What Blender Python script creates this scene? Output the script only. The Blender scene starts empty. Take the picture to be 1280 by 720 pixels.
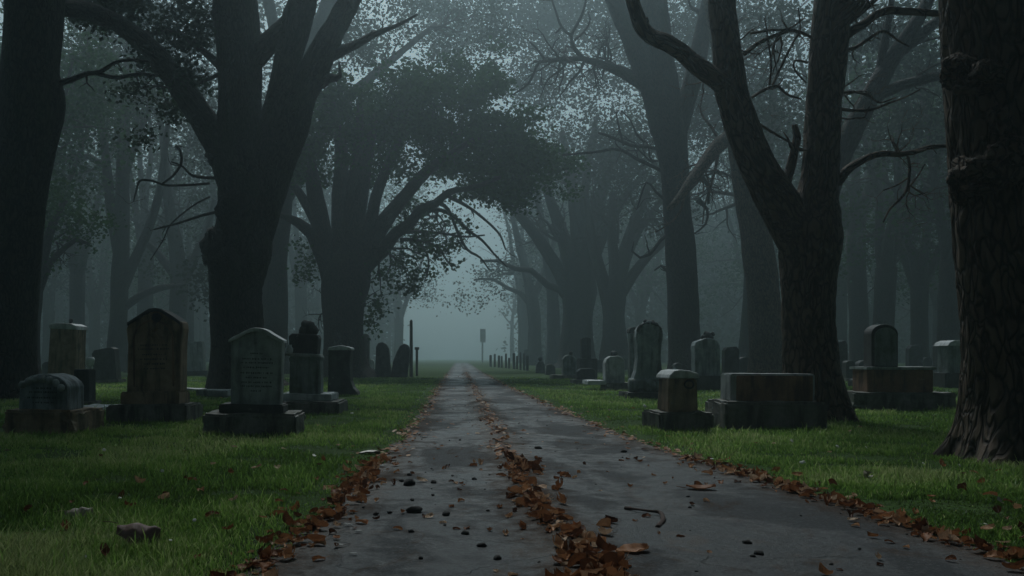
import bpy, bmesh, math, random
import numpy as np
from mathutils import Vector, Matrix, noise

random.seed(7)
RNG = np.random.default_rng(11)
F = 1150.0            # focal length in photo pixels (1280 wide)
VX, VY = 575.0, 447.0 # vanishing point of the road / horizon
sc = bpy.context.scene
COL = sc.collection
R = math.radians

def P(px, py, Y):
    return Vector(((px - VX) / F * Y, Y, 1.0 - (py - VY) / F * Y))

def gy(py):           # distance of a ground point seen at that row
    return F / (py - VY)

# ------------------------------------------------------------------ world shape
EY = np.array([-60, 0, 4.2, 5.67, 7.5, 11.2, 15.7, 21.7, 35, 60, 200])
LX = np.array([-1.0, -.98, -.92, -.86, -.77, -.66, -.64, -.65, -.70, -.78, -.9])
MX = np.array([.8, .75, .6, .52, .49, .485, .475, .47, .42, .4, .4])
RX = np.array([2.8, 2.8, 2.72, 2.65, 2.42, 2.05, 1.92, 1.8, 1.6, 1.5, 1.5])
def lx(y): return np.interp(y, EY, LX)
def mx(y): return np.interp(y, EY, MX)
def rx(y): return np.interp(y, EY, RX)

def gz(x, y):
    x = np.asarray(x, float); y = np.asarray(y, float)
    d = np.maximum(lx(y) - x, x - rx(y))
    t = np.clip(d / 0.5, 0, 1)
    t2 = np.clip(d / 6.0, 0, 1)
    n = .5 * np.sin(x * .9 + 1.3 * np.sin(y * .31)) + .5 * np.sin(y * .7 + x * .37 + 2)
    n2 = np.sin(x * 2.9 + y * 1.1) * np.sin(y * 2.3 - x * .7)
    return t * (.012 + .012 * n2) + t2 * (.035 * n + .01)

def gzf(x, y): return float(gz(x, y))

# ------------------------------------------------------------------ object helpers
def link(o, parent=None):
    COL.objects.link(o)
    if parent is not None: o.parent = parent
    return o

def tag(o, label=None, cat=None, group=None, kind=None):
    if label: o['label'] = label
    if cat: o['category'] = cat
    if group: o['group'] = group
    if kind: o['kind'] = kind
    return o

def empty(name, loc, label, cat, group=None, rz=0, tilt=(0, 0)):
    o = bpy.data.objects.new(name, None)
    o.location = loc
    o.rotation_euler = (tilt[0], tilt[1], rz)
    o.empty_display_size = .2
    link(o)
    return tag(o, label, cat, group)

class MB:
    """collects geometry for one mesh object (world coordinates)"""
    def __init__(s):
        s.v = []; s.f = []; s.b = []; s.n = 0
    def add(s, v, f, b=None):
        v = np.asarray(v, float).reshape(-1, 3)
        s.v.append(v)
        s.b.append(np.zeros_like(v) if b is None else np.asarray(b, float).reshape(-1, 3))
        off = s.n
        s.f.extend([tuple(i + off for i in q) for q in f])
        s.n += len(v)
    def build(s, name, mat, parent=None, origin=None, smooth=True, bark=True):
        V = np.concatenate(s.v)
        if origin is None and parent is not None: origin = parent.location
        if origin is not None: V = V - np.array(origin[:])
        me = bpy.data.meshes.new(name)
        me.from_pydata(V.tolist(), [], s.f)
        if bark:
            a = me.attributes.new('bark', 'FLOAT_VECTOR', 'POINT')
            a.data.foreach_set('vector', np.concatenate(s.b).astype(np.float32).ravel())
        me.materials.append(mat)
        if smooth: me.polygons.foreach_set('use_smooth', [True] * len(me.polygons))
        me.update()
        o = bpy.data.objects.new(name, me)
        return link(o, parent)

def fastmesh(name, V, Fc, mat, parent=None, origin=None, smooth=False, attrs=None):
    """V (n,3), Fc (m,k) with constant k"""
    V = np.asarray(V, np.float32)
    if origin is None and parent is not None: origin = parent.location
    if origin is not None: V = V - np.array(origin[:], np.float32)
    Fc = np.asarray(Fc, np.int32); m, k = Fc.shape
    me = bpy.data.meshes.new(name)
    me.vertices.add(len(V)); me.vertices.foreach_set('co', V.astype(np.float32).ravel())
    me.loops.add(m * k); me.loops.foreach_set('vertex_index', Fc.ravel())
    me.polygons.add(m)
    me.polygons.foreach_set('loop_start', np.arange(0, m * k, k, dtype=np.int32))
    me.polygons.foreach_set('use_smooth', np.full(m, smooth))
    me.materials.append(mat)
    for an, av in (attrs or {}).items():
        a = me.attributes.new(an, 'FLOAT', 'POINT')
        a.data.foreach_set('value', np.asarray(av, np.float32))
    me.update(calc_edges=True)
    me.validate()
    return link(bpy.data.objects.new(name, me), parent)

# ------------------------------------------------------------------ materials
def mat(name):
    m = bpy.data.materials.new(name); m.use_nodes = True
    nt = m.node_tree; nt.nodes.clear()
    out = nt.nodes.new('ShaderNodeOutputMaterial')
    b = nt.nodes.new('ShaderNodeBsdfPrincipled')
    nt.links.new(b.outputs[0], out.inputs['Surface'])
    return m, nt, b

def N(nt, t, **kw):
    n = nt.nodes.new(t)
    for k, v in kw.items():
        if k in ('inputs',):
            for kk, vv in v.items(): n.inputs[kk].default_value = vv
        else: setattr(n, k, v)
    return n

def noise_n(nt, vec, scale, detail=4, rough=.55, dist=0):
    n = N(nt, 'ShaderNodeTexNoise'); n.inputs['Scale'].default_value = scale
    n.inputs['Detail'].default_value = detail; n.inputs['Roughness'].default_value = rough
    n.inputs['Distortion'].default_value = dist
    nt.links.new(vec, n.inputs['Vector']); return n.outputs['Fac']

def ramp(nt, fac, stops):
    n = N(nt, 'ShaderNodeValToRGB'); cr = n.color_ramp
    while len(cr.elements) < len(stops): cr.elements.new(.5)
    for e, (p, c) in zip(cr.elements, stops):
        e.position = p; e.color = (*c, 1) if len(c) == 3 else c
    nt.links.new(fac, n.inputs[0]); return n.outputs[0]

def mixc(nt, fac, a, b, mode='MIX'):
    n = N(nt, 'ShaderNodeMix', data_type='RGBA', blend_type=mode)
    for sock, val in ((n.inputs[0], fac), (n.inputs[6], a), (n.inputs[7], b)):
        if isinstance(val, bpy.types.NodeSocket): nt.links.new(val, sock)
        elif isinstance(val, tuple): sock.default_value = (*val, 1)
        else: sock.default_value = val
    return n.outputs[2]

def mth(nt, op, a, b=None, c=None, clamp=False):
    n = N(nt, 'ShaderNodeMath', operation=op, use_clamp=clamp)
    for i, v in enumerate((a, b, c)):
        if v is None: continue
        if isinstance(v, bpy.types.NodeSocket): nt.links.new(v, n.inputs[i])
        else: n.inputs[i].default_value = v
    return n.outputs[0]

def bump(nt, b, h, strength, dist):
    n = N(nt, 'ShaderNodeBump'); n.inputs['Strength'].default_value = strength
    n.inputs['Distance'].default_value = dist
    nt.links.new(h, n.inputs['Height']); nt.links.new(n.outputs[0], b.inputs['Normal']); return n

def smap(nt, v, lo, hi):
    n = N(nt, 'ShaderNodeMapRange', interpolation_type='SMOOTHSTEP')
    nt.links.new(v, n.inputs[0]); n.inputs[1].default_value = lo; n.inputs[2].default_value = hi
    return n.outputs[0]

def bark_mat(name, dark, light, moss=.3, fine=1.0):
    m, nt, b = mat(name)
    at = N(nt, 'ShaderNodeAttribute', attribute_name='bark'); v = at.outputs['Vector']
    n1 = noise_n(nt, v, 9 * fine, 5, .6, 1.2)
    vo = N(nt, 'ShaderNodeTexVoronoi', feature='DISTANCE_TO_EDGE'); vo.inputs['Scale'].default_value = 11 * fine
    dn = N(nt, 'ShaderNodeTexNoise'); dn.inputs['Scale'].default_value = 5; nt.links.new(v, dn.inputs['Vector'])
    va = N(nt, 'ShaderNodeVectorMath', operation='MULTIPLY_ADD')
    nt.links.new(dn.outputs['Color'], va.inputs[0]); va.inputs[1].default_value = (.34, .34, .34); nt.links.new(v, va.inputs[2])
    nt.links.new(va.outputs[0], vo.inputs['Vector'])
    ridge = smap(nt, vo.outputs['Distance'], .0, .22)
    n2 = noise_n(nt, v, 40 * fine, 4, .7)
    h = mth(nt, 'MULTIPLY_ADD', n1, .6, mth(nt, 'MULTIPLY_ADD', n2, .25, ridge))
    c = ramp(nt, mth(nt, 'MULTIPLY', h, .6), [(.15, dark), (.55, tuple((a + c_) / 2 for a, c_ in zip(dark, light))), (.95, light)])
    big = noise_n(nt, v, 1.3, 3)
    c = mixc(nt, mth(nt, 'MULTIPLY', smap(nt, big, .5, .68), moss), c, (.035, .05, .018))
    nt.links.new(c, b.inputs['Base Color'])
    b.inputs['Roughness'].default_value = .8
    b.inputs['Specular IOR Level'].default_value = .25
    bump(nt, b, h, .9, .035)
    return m

M_bark = bark_mat('bark_dark', (.006, .005, .0045), (.045, .036, .031))
M_bark2 = bark_mat('bark_brown', (.012, .009, .007), (.14, .098, .07), moss=.15)
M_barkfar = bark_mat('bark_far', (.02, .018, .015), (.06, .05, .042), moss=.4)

def leaf_mat(name, c1, c2, trans=.35, rough=.5):
    m, nt, b = mat(name)
    g = N(nt, 'ShaderNodeNewGeometry')
    c = mixc(nt, g.outputs['Random Per Island'], c1, c2)
    nt.links.new(c, b.inputs['Base Color']); b.inputs['Roughness'].default_value = rough
    b.inputs['Specular IOR Level'].default_value = .08
    t = N(nt, 'ShaderNodeBsdfTranslucent'); nt.links.new(c, t.inputs[0])
    mx_ = N(nt, 'ShaderNodeMixShader'); mx_.inputs[0].default_value = trans
    nt.links.new(b.outputs[0], mx_.inputs[1]); nt.links.new(t.outputs[0], mx_.inputs[2])
    nt.links.new(mx_.outputs[0], nt.nodes['Material Output'].inputs['Surface'])
    return m
M_leaf = leaf_mat('foliage', (.014, .042, .008), (.038, .10, .016), .3, .8)
M_leaf2 = leaf_mat('foliage_grey', (.012, .024, .010), (.03, .05, .02), .25, .8)

def grass_mat():
    m, nt, b = mat('grass_blades')
    at = N(nt, 'ShaderNodeAttribute', attribute_name='tone')
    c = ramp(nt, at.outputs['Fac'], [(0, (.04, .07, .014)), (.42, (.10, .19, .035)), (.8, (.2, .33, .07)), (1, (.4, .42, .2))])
    nt.links.new(c, b.inputs['Base Color']); b.inputs['Roughness'].default_value = .45
    b.inputs['Specular IOR Level'].default_value = .35
    t = N(nt, 'ShaderNodeBsdfTranslucent'); nt.links.new(c, t.inputs[0])
    mx_ = N(nt, 'ShaderNodeMixShader'); mx_.inputs[0].default_value = .55
    nt.links.new(b.outputs[0], mx_.inputs[1]); nt.links.new(t.outputs[0], mx_.inputs[2])
    nt.links.new(mx_.outputs[0], nt.nodes['Material Output'].inputs['Surface'])
    return m
M_grass = grass_mat()

def ground_mat():
    m, nt, b = mat('lawn_ground')
    g = N(nt, 'ShaderNodeNewGeometry'); v = g.outputs['Position']
    a = noise_n(nt, v, .45, 5, .6); f = noise_n(nt, v, 30, 4, .7); s = noise_n(nt, v, 3, 4)
    c = mixc(nt, smap(nt, a, .35, .65), (.045, .09, .018), (.08, .16, .028))
    c = mixc(nt, smap(nt, f, .35, .7), (.025, .045, .012), c)
    c = mixc(nt, mth(nt, 'MULTIPLY', smap(nt, s, .58, .75), .5), c, (.035, .03, .018))
    nt.links.new(c, b.inputs['Base Color']); b.inputs['Roughness'].default_value = .9
    b.inputs['Specular IOR Level'].default_value = .1
    bump(nt, b, f, .8, .05)
    return m

def road_mat():
    m, nt, b = mat('wet_asphalt')
    g = N(nt, 'ShaderNodeNewGeometry'); v = g.outputs['Position']
    dl = N(nt, 'ShaderNodeAttribute', attribute_name='dedge').outputs['Fac']
    dm = N(nt, 'ShaderNodeAttribute', attribute_name='dmid').outputs['Fac']
    sx = N(nt, 'ShaderNodeMapping'); nt.links.new(v, sx.inputs[0]); sx.inputs['Scale'].default_value = (1, .55, 1)
    big = noise_n(nt, sx.outputs[0], 1.1, 5, .6, .6)
    med = noise_n(nt, v, 6, 5, .65)
    fine = noise_n(nt, v, 160, 3, .8)
    grit = noise_n(nt, v, 45, 4, .7)
    base = mixc(nt, smap(nt, fine, .38, .62), (.007, .008, .010), (.029, .033, .038))
    base = mixc(nt, smap(nt, med, .45, .7), base, (.011, .012, .014))
    # brown dirt and crushed leaf stain near the middle strip and the edges
    e1 = mth(nt, 'ADD', dl, mth(nt, 'MULTIPLY', mth(nt, 'SUBTRACT', med, .5), .7))
    e2 = mth(nt, 'ADD', dm, mth(nt, 'MULTIPLY', mth(nt, 'SUBTRACT', med, .5), .6))
    d1 = mth(nt, 'SUBTRACT', 1.0, smap(nt, e1, .05, .42))
    d2 = mth(nt, 'SUBTRACT', 1.0, smap(nt, e2, .10, .36))
    dirt = mth(nt, 'MAXIMUM', d1, d2)
    blot = mth(nt, 'MULTIPLY', smap(nt, noise_n(nt, sx.outputs[0], 2.2, 6, .72, 1.4), .52, .66), .85)
    dirt = mth(nt, 'MAXIMUM', dirt, blot)
    dc = mixc(nt, smap(nt, grit, .3, .7), (.026, .015, .009), (.075, .044, .026))
    c = mixc(nt, mth(nt, 'MULTIPLY', dirt, .88), base, dc)
    agg = N(nt, 'ShaderNodeTexVoronoi'); agg.inputs['Scale'].default_value = 95; nt.links.new(v, agg.inputs['Vector'])
    sp = N(nt, 'ShaderNodeSeparateColor'); nt.links.new(agg.outputs['Color'], sp.inputs[0])
    c = mixc(nt, mth(nt, 'MULTIPLY', smap(nt, sp.outputs[0], .72, .95), .6), c, (.075, .08, .085))
    c = mixc(nt, mth(nt, 'MULTIPLY', smap(nt, sp.outputs[1], .6, .9), .55), c, (.008, .008, .009))
    # a few fine cracks
    vo = N(nt, 'ShaderNodeTexVoronoi', feature='DISTANCE_TO_EDGE'); vo.inputs['Scale'].default_value = .75
    dn = N(nt, 'ShaderNodeTexNoise'); dn.inputs['Scale'].default_value = 3; dn.inputs['Detail'].default_value = 5; nt.links.new(v, dn.inputs['Vector'])
    va = N(nt, 'ShaderNodeVectorMath', operation='MULTIPLY_ADD'); nt.links.new(dn.outputs['Color'], va.inputs[0])
    va.inputs[1].default_value = (.5, .5, 0); nt.links.new(v, va.inputs[2]); nt.links.new(va.outputs[0], vo.inputs['Vector'])
    crack = mth(nt, 'MULTIPLY', mth(nt, 'SUBTRACT', 1.0, smap(nt, vo.outputs['Distance'], .002, .010)), smap(nt, big, .45, .6))
    c = mixc(nt, mth(nt, 'MULTIPLY', crack, .8), c, (.008, .008, .008))
    nt.links.new(c, b.inputs['Base Color'])
    wet = smap(nt, mth(nt, 'ADD', mth(nt, 'MULTIPLY', big, .7), mth(nt, 'MULTIPLY', med, .3)), .42, .58)
    r = mth(nt, 'SUBTRACT', .80, mth(nt, 'MULTIPLY', wet, .44))
    r = mth(nt, 'ADD', r, mth(nt, 'MULTIPLY', dirt, .22))
    r = mth(nt, 'ADD', r, mth(nt, 'MULTIPLY', mth(nt, 'SUBTRACT', grit, .5), .3), clamp=True)
    nt.links.new(r, b.inputs['Roughness'])
    b.inputs['Specular IOR Level'].default_value = .27
    h = mth(nt, 'ADD', mth(nt, 'MULTIPLY', fine, .35), mth(nt, 'ADD', mth(nt, 'MULTIPLY', grit, .5), mth(nt, 'MULTIPLY', med, 1.2)))
    h = mth(nt, 'SUBTRACT', h, mth(nt, 'MULTIPLY', crack, .6))
    bump(nt, b, h, .8, .018)
    return m

def stone_mat(name, c1, c2, stain=(.012, .011, .009), stain_amt=.7, moss=.3, seed=0, rough=.75):
    m, nt, b = mat(name)
    tc = N(nt, 'ShaderNodeTexCoord')
    mp = N(nt, 'ShaderNodeMapping'); nt.links.new(tc.outputs['Object'], mp.inputs[0]); mp.inputs['Location'].default_value = (seed * 3.1, seed * 1.7, seed)
    v = mp.outputs[0]
    st = N(nt, 'ShaderNodeMapping'); nt.links.new(v, st.inputs[0]); st.inputs['Scale'].default_value = (5, 5, .8)
    a = noise_n(nt, v, 3.5, 6, .65, .5); f = noise_n(nt, v, 60, 4, .7); s = noise_n(nt, st.outputs[0], 1.6, 5, .6)
    c = mixc(nt, smap(nt, a, .35, .65), c1, c2)
    c = mixc(nt, mth(nt, 'MULTIPLY', smap(nt, f, .45, .75), .35), c, tuple(x * .35 for x in c1))
    c = mixc(nt, mth(nt, 'MULTIPLY', smap(nt, s, .42, .68), stain_amt), c, stain)
    mo = noise_n(nt, v, 2.1, 5, .7)
    c = mixc(nt, mth(nt, 'MULTIPLY', smap(nt, mo, .52, .66), moss), c, (.03, .045, .018))
    li = noise_n(nt, v, 11, 3, .6)
    c = mixc(nt, mth(nt, 'MULTIPLY', smap(nt, li, .66, .72), .5), c, (.22, .24, .21))
    nt.links.new(c, b.inputs['Base Color'])
    nt.links.new(mth(nt, 'ADD', rough - .15, mth(nt, 'MULTIPLY', a, .3)), b.inputs['Roughness'])
    b.inputs['Specular IOR Level'].default_value = .4
    bump(nt, b, mth(nt, 'ADD', mth(nt, 'MULTIPLY', f, .5), mth(nt, 'MULTIPLY', a, 1.5)), .7, .012)
    return m
S_grey = stone_mat('stone_grey', (.30, .32, .32), (.46, .48, .48), stain_amt=.55, seed=1)
S_blue = stone_mat('stone_blue', (.20, .24, .255), (.34, .38, .40), seed=2)
S_brown = stone_mat('stone_brown', (.22, .15, .095), (.38, .27, .18), seed=3)
S_dark = stone_mat('stone_dark', (.035, .037, .038), (.075, .078, .08), seed=4, stain_amt=.5)
S_base = stone_mat('stone_base', (.12, .115, .10), (.23, .22, .20), seed=5, moss=.5)
S_rust = stone_mat('stone_rust', (.20, .105, .065), (.32, .18, .11), seed=6, moss=.15)
S_pale_lit = stone_mat('stone_pale_lit', (.42, .44, .45), (.66, .68, .69), seed=7, stain_amt=.35, moss=.15)  # pale stone; on caps and copings the pale colour paints lit tops
S_green = stone_mat('stone_green', (.13, .16, .15), (.23, .27, .26), seed=8, moss=.5)
def flatmat(name, c, rough=.8):
    m, nt, b = mat(name)
    tc = N(nt, 'ShaderNodeTexCoord'); f = noise_n(nt, tc.outputs['Object'], 40, 3)
    nt.links.new(mixc(nt, f, tuple(x * .6 for x in c), tuple(min(1, x * 1.3) for x in c)), b.inputs['Base Color'])
    b.inputs['Roughness'].default_value = rough; return m
M_groove = flatmat('inscription_groove', (.03, .03, .028))
M_wood = flatmat('weathered_wood', (.08, .07, .06))
M_woodhazed = flatmat('haze_paled_wood', (.4, .42, .42))  # wood made pale so the far sign post fades, haze put in colour
M_pebble = flatmat('dark_pebble', (.014, .013, .012), .95)
M_petal = flatmat('pale_petal', (.62, .62, .55), .6)
M_chip = flatmat('stone_chip', (.22, .22, .21), .7)
M_twigm = flatmat('twig_brown', (.04, .018, .012), .9)

def dead_leaf_mat():
    m, nt, b = mat('dead_leaf')
    oi = N(nt, 'ShaderNodeObjectInfo'); g = N(nt, 'ShaderNodeNewGeometry')
    r = mth(nt, 'FRACT', mth(nt, 'ADD', oi.outputs['Random'], mth(nt, 'MULTIPLY', g.outputs['Random Per Island'], 7.3)))
    c = ramp(nt, r, [(0, (.07, .028, .016)), (.25, (.19, .07, .03)), (.55, (.36, .15, .062)), (.8, (.5, .26, .13)), (1, (.66, .48, .34))])
    tc = N(nt, 'ShaderNodeTexCoord'); f = noise_n(nt, tc.outputs['Object'], 35, 4, .6)
    c = mixc(nt, mth(nt, 'MULTIPLY', smap(nt, f, .45, .7), .6), c, (.03, .014, .01))
    nt.links.new(c, b.inputs['Base Color']); b.inputs['Roughness'].default_value = .62
    b.inputs['Specular IOR Level'].default_value = .2
    t = N(nt, 'ShaderNodeBsdfTranslucent'); nt.links.new(c, t.inputs[0])
    mx_ = N(nt, 'ShaderNodeMixShader'); mx_.inputs[0].default_value = .2
    nt.links.new(b.outputs[0], mx_.inputs[1]); nt.links.new(t.outputs[0], mx_.inputs[2])
    nt.links.new(mx_.outputs[0], nt.nodes['Material Output'].inputs['Surface'])
    return m
M_dead = dead_leaf_mat()
M_deadbrown = flatmat('dull_brown_leaf', (.17, .10, .085), .7)
M_deadpale = flatmat('pale_tan_leaf', (.30, .25, .19), .5)
#@@TREES
# ------------------------------------------------------------------ tubes / trees
def catmull(pts, step):
    pts = [np.array(p, float) for p in pts]
    if len(pts) == 2:
        n = max(2, int(np.linalg.norm(pts[1][:3] - pts[0][:3]) / step) + 1)
        return [pts[0] * (1 - t) + pts[1] * t for t in np.linspace(0, 1, n)]
    ext = [2 * pts[0] - pts[1]] + pts + [2 * pts[-1] - pts[-2]]
    out = []
    for i in range(1, len(ext) - 2):
        p0, p1, p2, p3 = ext[i - 1:i + 3]
        n = max(1, int(np.linalg.norm(p2[:3] - p1[:3]) / step))
        for k in range(n):
            t = k / n
            out.append(.5 * ((2 * p1) + (-p0 + p2) * t + (2 * p0 - 5 * p1 + 4 * p2 - p3) * t * t + (-p0 + 3 * p1 - 3 * p2 + p3) * t ** 3))
    out.append(pts[-1])
    return out

def tube(mb, pts, seg=10, step=.5, rough=.06, ridge=0.0, flare=None, seed=0.0):
    """pts: (x, y, z, r)"""
    c = np.array(catmull(pts, step)); c[:, 3] = np.maximum(c[:, 3], .002)
    n = len(c); pos = c[:, :3]; rad = c[:, 3]
    tan = np.gradient(pos, axis=0); tan /= np.maximum(np.linalg.norm(tan, axis=1, keepdims=True), 1e-9)
    u = np.cross(tan[0], [0, 1, 0.01]); u /= np.linalg.norm(u)
    arc = np.concatenate([[0], np.cumsum(np.linalg.norm(np.diff(pos, axis=0), axis=1))])
    V = []; B = []
    an = np.linspace(0, 2 * np.pi, seg, endpoint=False)
    ca, sa = np.cos(an), np.sin(an)
    for i in range(n):
        u = u - tan[i] * np.dot(u, tan[i]); u /= np.linalg.norm(u)
        w = np.cross(tan[i], u)
        r0 = rad[i]
        rr = np.full(seg, r0)
        if rough:
            k = .9 / max(r0, .05)
            for j in range(seg):
                q = Vector((ca[j] * r0 * k + seed, sa[j] * r0 * k, arc[i] * k * .35 + seed))
                rr[j] += r0 * rough * 2.0 * noise.noise(q)
        if ridge:
            for j in range(seg):
                q = Vector((ca[j] * r0 * 9 + seed, sa[j] * r0 * 9, arc[i] * 2.6))
                q2 = Vector((ca[j] * r0 * 17 + seed, sa[j] * r0 * 17, arc[i] * 3.1 + 5))
                rr[j] += ridge * (1 - 2.4 * abs(noise.noise(q))) + ridge * .5 * noise.noise(q2)
        if flare:
            h, amp, lobes, ph = flare
            z = arc[i]
            e = math.exp(-z / h)
            rr += r0 * amp * e * (.35 + .65 * np.maximum(0, np.cos(lobes * an + ph + .9 * np.sin(2 * an + ph))) ** 1.5 + .25 * np.cos(2 * an + ph * 2))
        V.append(pos[i] + np.outer(ca * rr, u) + np.outer(sa * rr, w))
        B.append(np.stack([ca * r0 + seed, sa * r0, np.full(seg, arc[i] * .34)], 1))
    V = np.concatenate(V); B = np.concatenate(B)
    idx = np.arange(n * seg).reshape(n, seg)
    a = idx[:-1]; b2 = idx[1:]
    Fc = np.stack([a, np.roll(a, -1, 1), np.roll(b2, -1, 1), b2], -1).reshape(-1, 4)
    faces = Fc.tolist() + [tuple(idx[-1].tolist())]
    mb.add(V, faces, B)

def burl(mb, c, r, sq=(1, 1, 1), seed=0.0, seg=28, amp=.35):
    V = []; B = []
    for i in range(seg // 2 + 1):
        th = math.pi * i / (seg // 2)
        for j in range(seg):
            ph = 2 * math.pi * j / seg
            d = Vector((math.sin(th) * math.cos(ph), math.sin(th) * math.sin(ph), math.cos(th)))
            q = d * 1.9 + Vector((seed, seed * .7, 0))
            k = 1 + amp * noise.noise(q) + amp * .6 * noise.noise(q * 2.3) + .12 * noise.noise(q * 6)
            V.append((c[0] + d.x * r * k * sq[0], c[1] + d.y * r * k * sq[1], c[2] + d.z * r * k * sq[2]))
            B.append((d.x * r * 1.3 + seed, d.y * r * 1.3, d.z * r))
    f = []
    for i in range(seg // 2):
        for j in range(seg):
            f.append((i * seg + j, (i + 1) * seg + j, (i + 1) * seg + (j + 1) % seg, i * seg + (j + 1) % seg))
    mb.add(V, f, B)

def px_path(pts, Y, dY=0.0):
    """(px, py, r_px[, dY]) -> (x, y, z, r) around distance Y"""
    out = []
    n = len(pts)
    for i, p in enumerate(pts):
        yy = Y + (p[3] if len(p) > 3 else dY * i / max(1, n - 1))
        q = P(p[0], p[1], yy)
        out.append((q.x, q.y, q.z, p[2] * yy / F))
    return out

def grow(mb, p, d, length, r, depth, rs, seg=5, wig=.35, grav=0.0, tips=None, kids=(2, 4), spread=.9):
    """a crooked bare branch with side twigs"""
    n = max(3, int(length / max(.12, length / 7)))
    pts = [(p[0], p[1], p[2], r)]
    cur = Vector(p[:3]); dd = Vector(d).normalized()
    nodes = []
    for i in range(n):
        dd = (dd + Vector((rs.gauss(0, wig), rs.gauss(0, wig), rs.gauss(0, wig) - grav))).normalized()
        cur = cur + dd * (length / n)
        rr = r * (1 - .8 * (i + 1) / n)
        pts.append((cur.x, cur.y, cur.z, rr)); nodes.append((cur.copy(), dd.copy(), rr))
    tube(mb, pts, seg=seg, step=max(.1, length / n / 1.6), rough=0)
    if tips is not None: tips.append(cur.copy())
    if depth > 0:
        for k in range(rs.randint(*kids)):
            c, di, rr = nodes[rs.randrange(max(1, n // 4), n)]
            side = Vector((rs.gauss(0, 1), rs.gauss(0, 1), rs.gauss(0, 1)))
            side = (side - di * side.dot(di)).normalized()
            nd = (di * .6 + side * spread).normalized()
            grow(mb, (c.x, c.y, c.z), nd, length * rs.uniform(.4, .7), max(rr * .8, .004), depth - 1, rs, seg=max(4, seg - 1), wig=wig, grav=grav, tips=tips, kids=kids, spread=spread)

def leaves(centers, sig, per, size, rng, flat=.7, droop=.3):
    """leaf faces scattered round cluster centres -> V, F(quads)"""
    C = np.asarray(centers, float)
    n = len(C) * per
    c = np.repeat(C, per, 0) + rng.normal(0, 1, (n, 3)) * sig * np.array([1, 1, flat])
    L = size * rng.uniform(.6, 1.35, n)
    a = rng.uniform(0, 2 * np.pi, n)
    d = np.stack([np.cos(a), np.sin(a), rng.normal(-droop, .45, n)], 1); d /= np.linalg.norm(d, axis=1, keepdims=True)
    s = rng.normal(0, 1, (n, 3)); s -= d * (s * d).sum(1, keepdims=True); s /= np.linalg.norm(s, axis=1, keepdims=True)
    nn = np.cross(d, s)
    W = L * rng.uniform(.32, .5, n)
    v0 = c - d * L[:, None] * .5; v2 = c + d * L[:, None] * .5
    m = c + d * (L * .02)[:, None] + nn * (L * .08)[:, None]
    v1 = m + s * W[:, None]; v3 = m - s * W[:, None]
    V = np.stack([v0, v1, v2, v3], 1).reshape(-1, 3)
    return V, np.arange(n * 4).reshape(n, 4)

def blob_centers(blobs, rng):
    """blobs: (x, y, z, rx, ry, rz, n) -> cluster centres, biased to the shell"""
    out = []
    for (x, y, z, a, b, c, n) in blobs:
        d = rng.normal(0, 1, (n, 3)); d /= np.linalg.norm(d, axis=1, keepdims=True)
        r = rng.uniform(.25, 1, n) ** .5
        out.append(np.array([x, y, z]) + d * r[:, None] * np.array([a, b, c]))
    return np.concatenate(out)

def px_blobs(bl, Y):
    out = []
    for b in bl:
        px, py, rx_, ry_, n = b[:5]; yy = Y + (b[5] if len(b) > 5 else 0)
        q = P(px, py, yy)
        out.append((q.x, q.y, q.z, rx_ * yy / F, (rx_ + ry_) * .5 * yy / F, ry_ * yy / F, n))
    return out

def over_blobs(x, y, z, rad, hz, n, rng):
    """high crown out of the picture's top edge: a ring of clumps round the stems"""
    out = []
    for k in range(n):
        a = rng.uniform(0, 6.28); r = rad * math.sqrt(rng.uniform(.02, 1))
        out.append((x + r * math.cos(a), y + r * math.sin(a), z + rng.uniform(-.5, 1) * hz, 1.6, 1.6, .9, 9))
    return out

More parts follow.
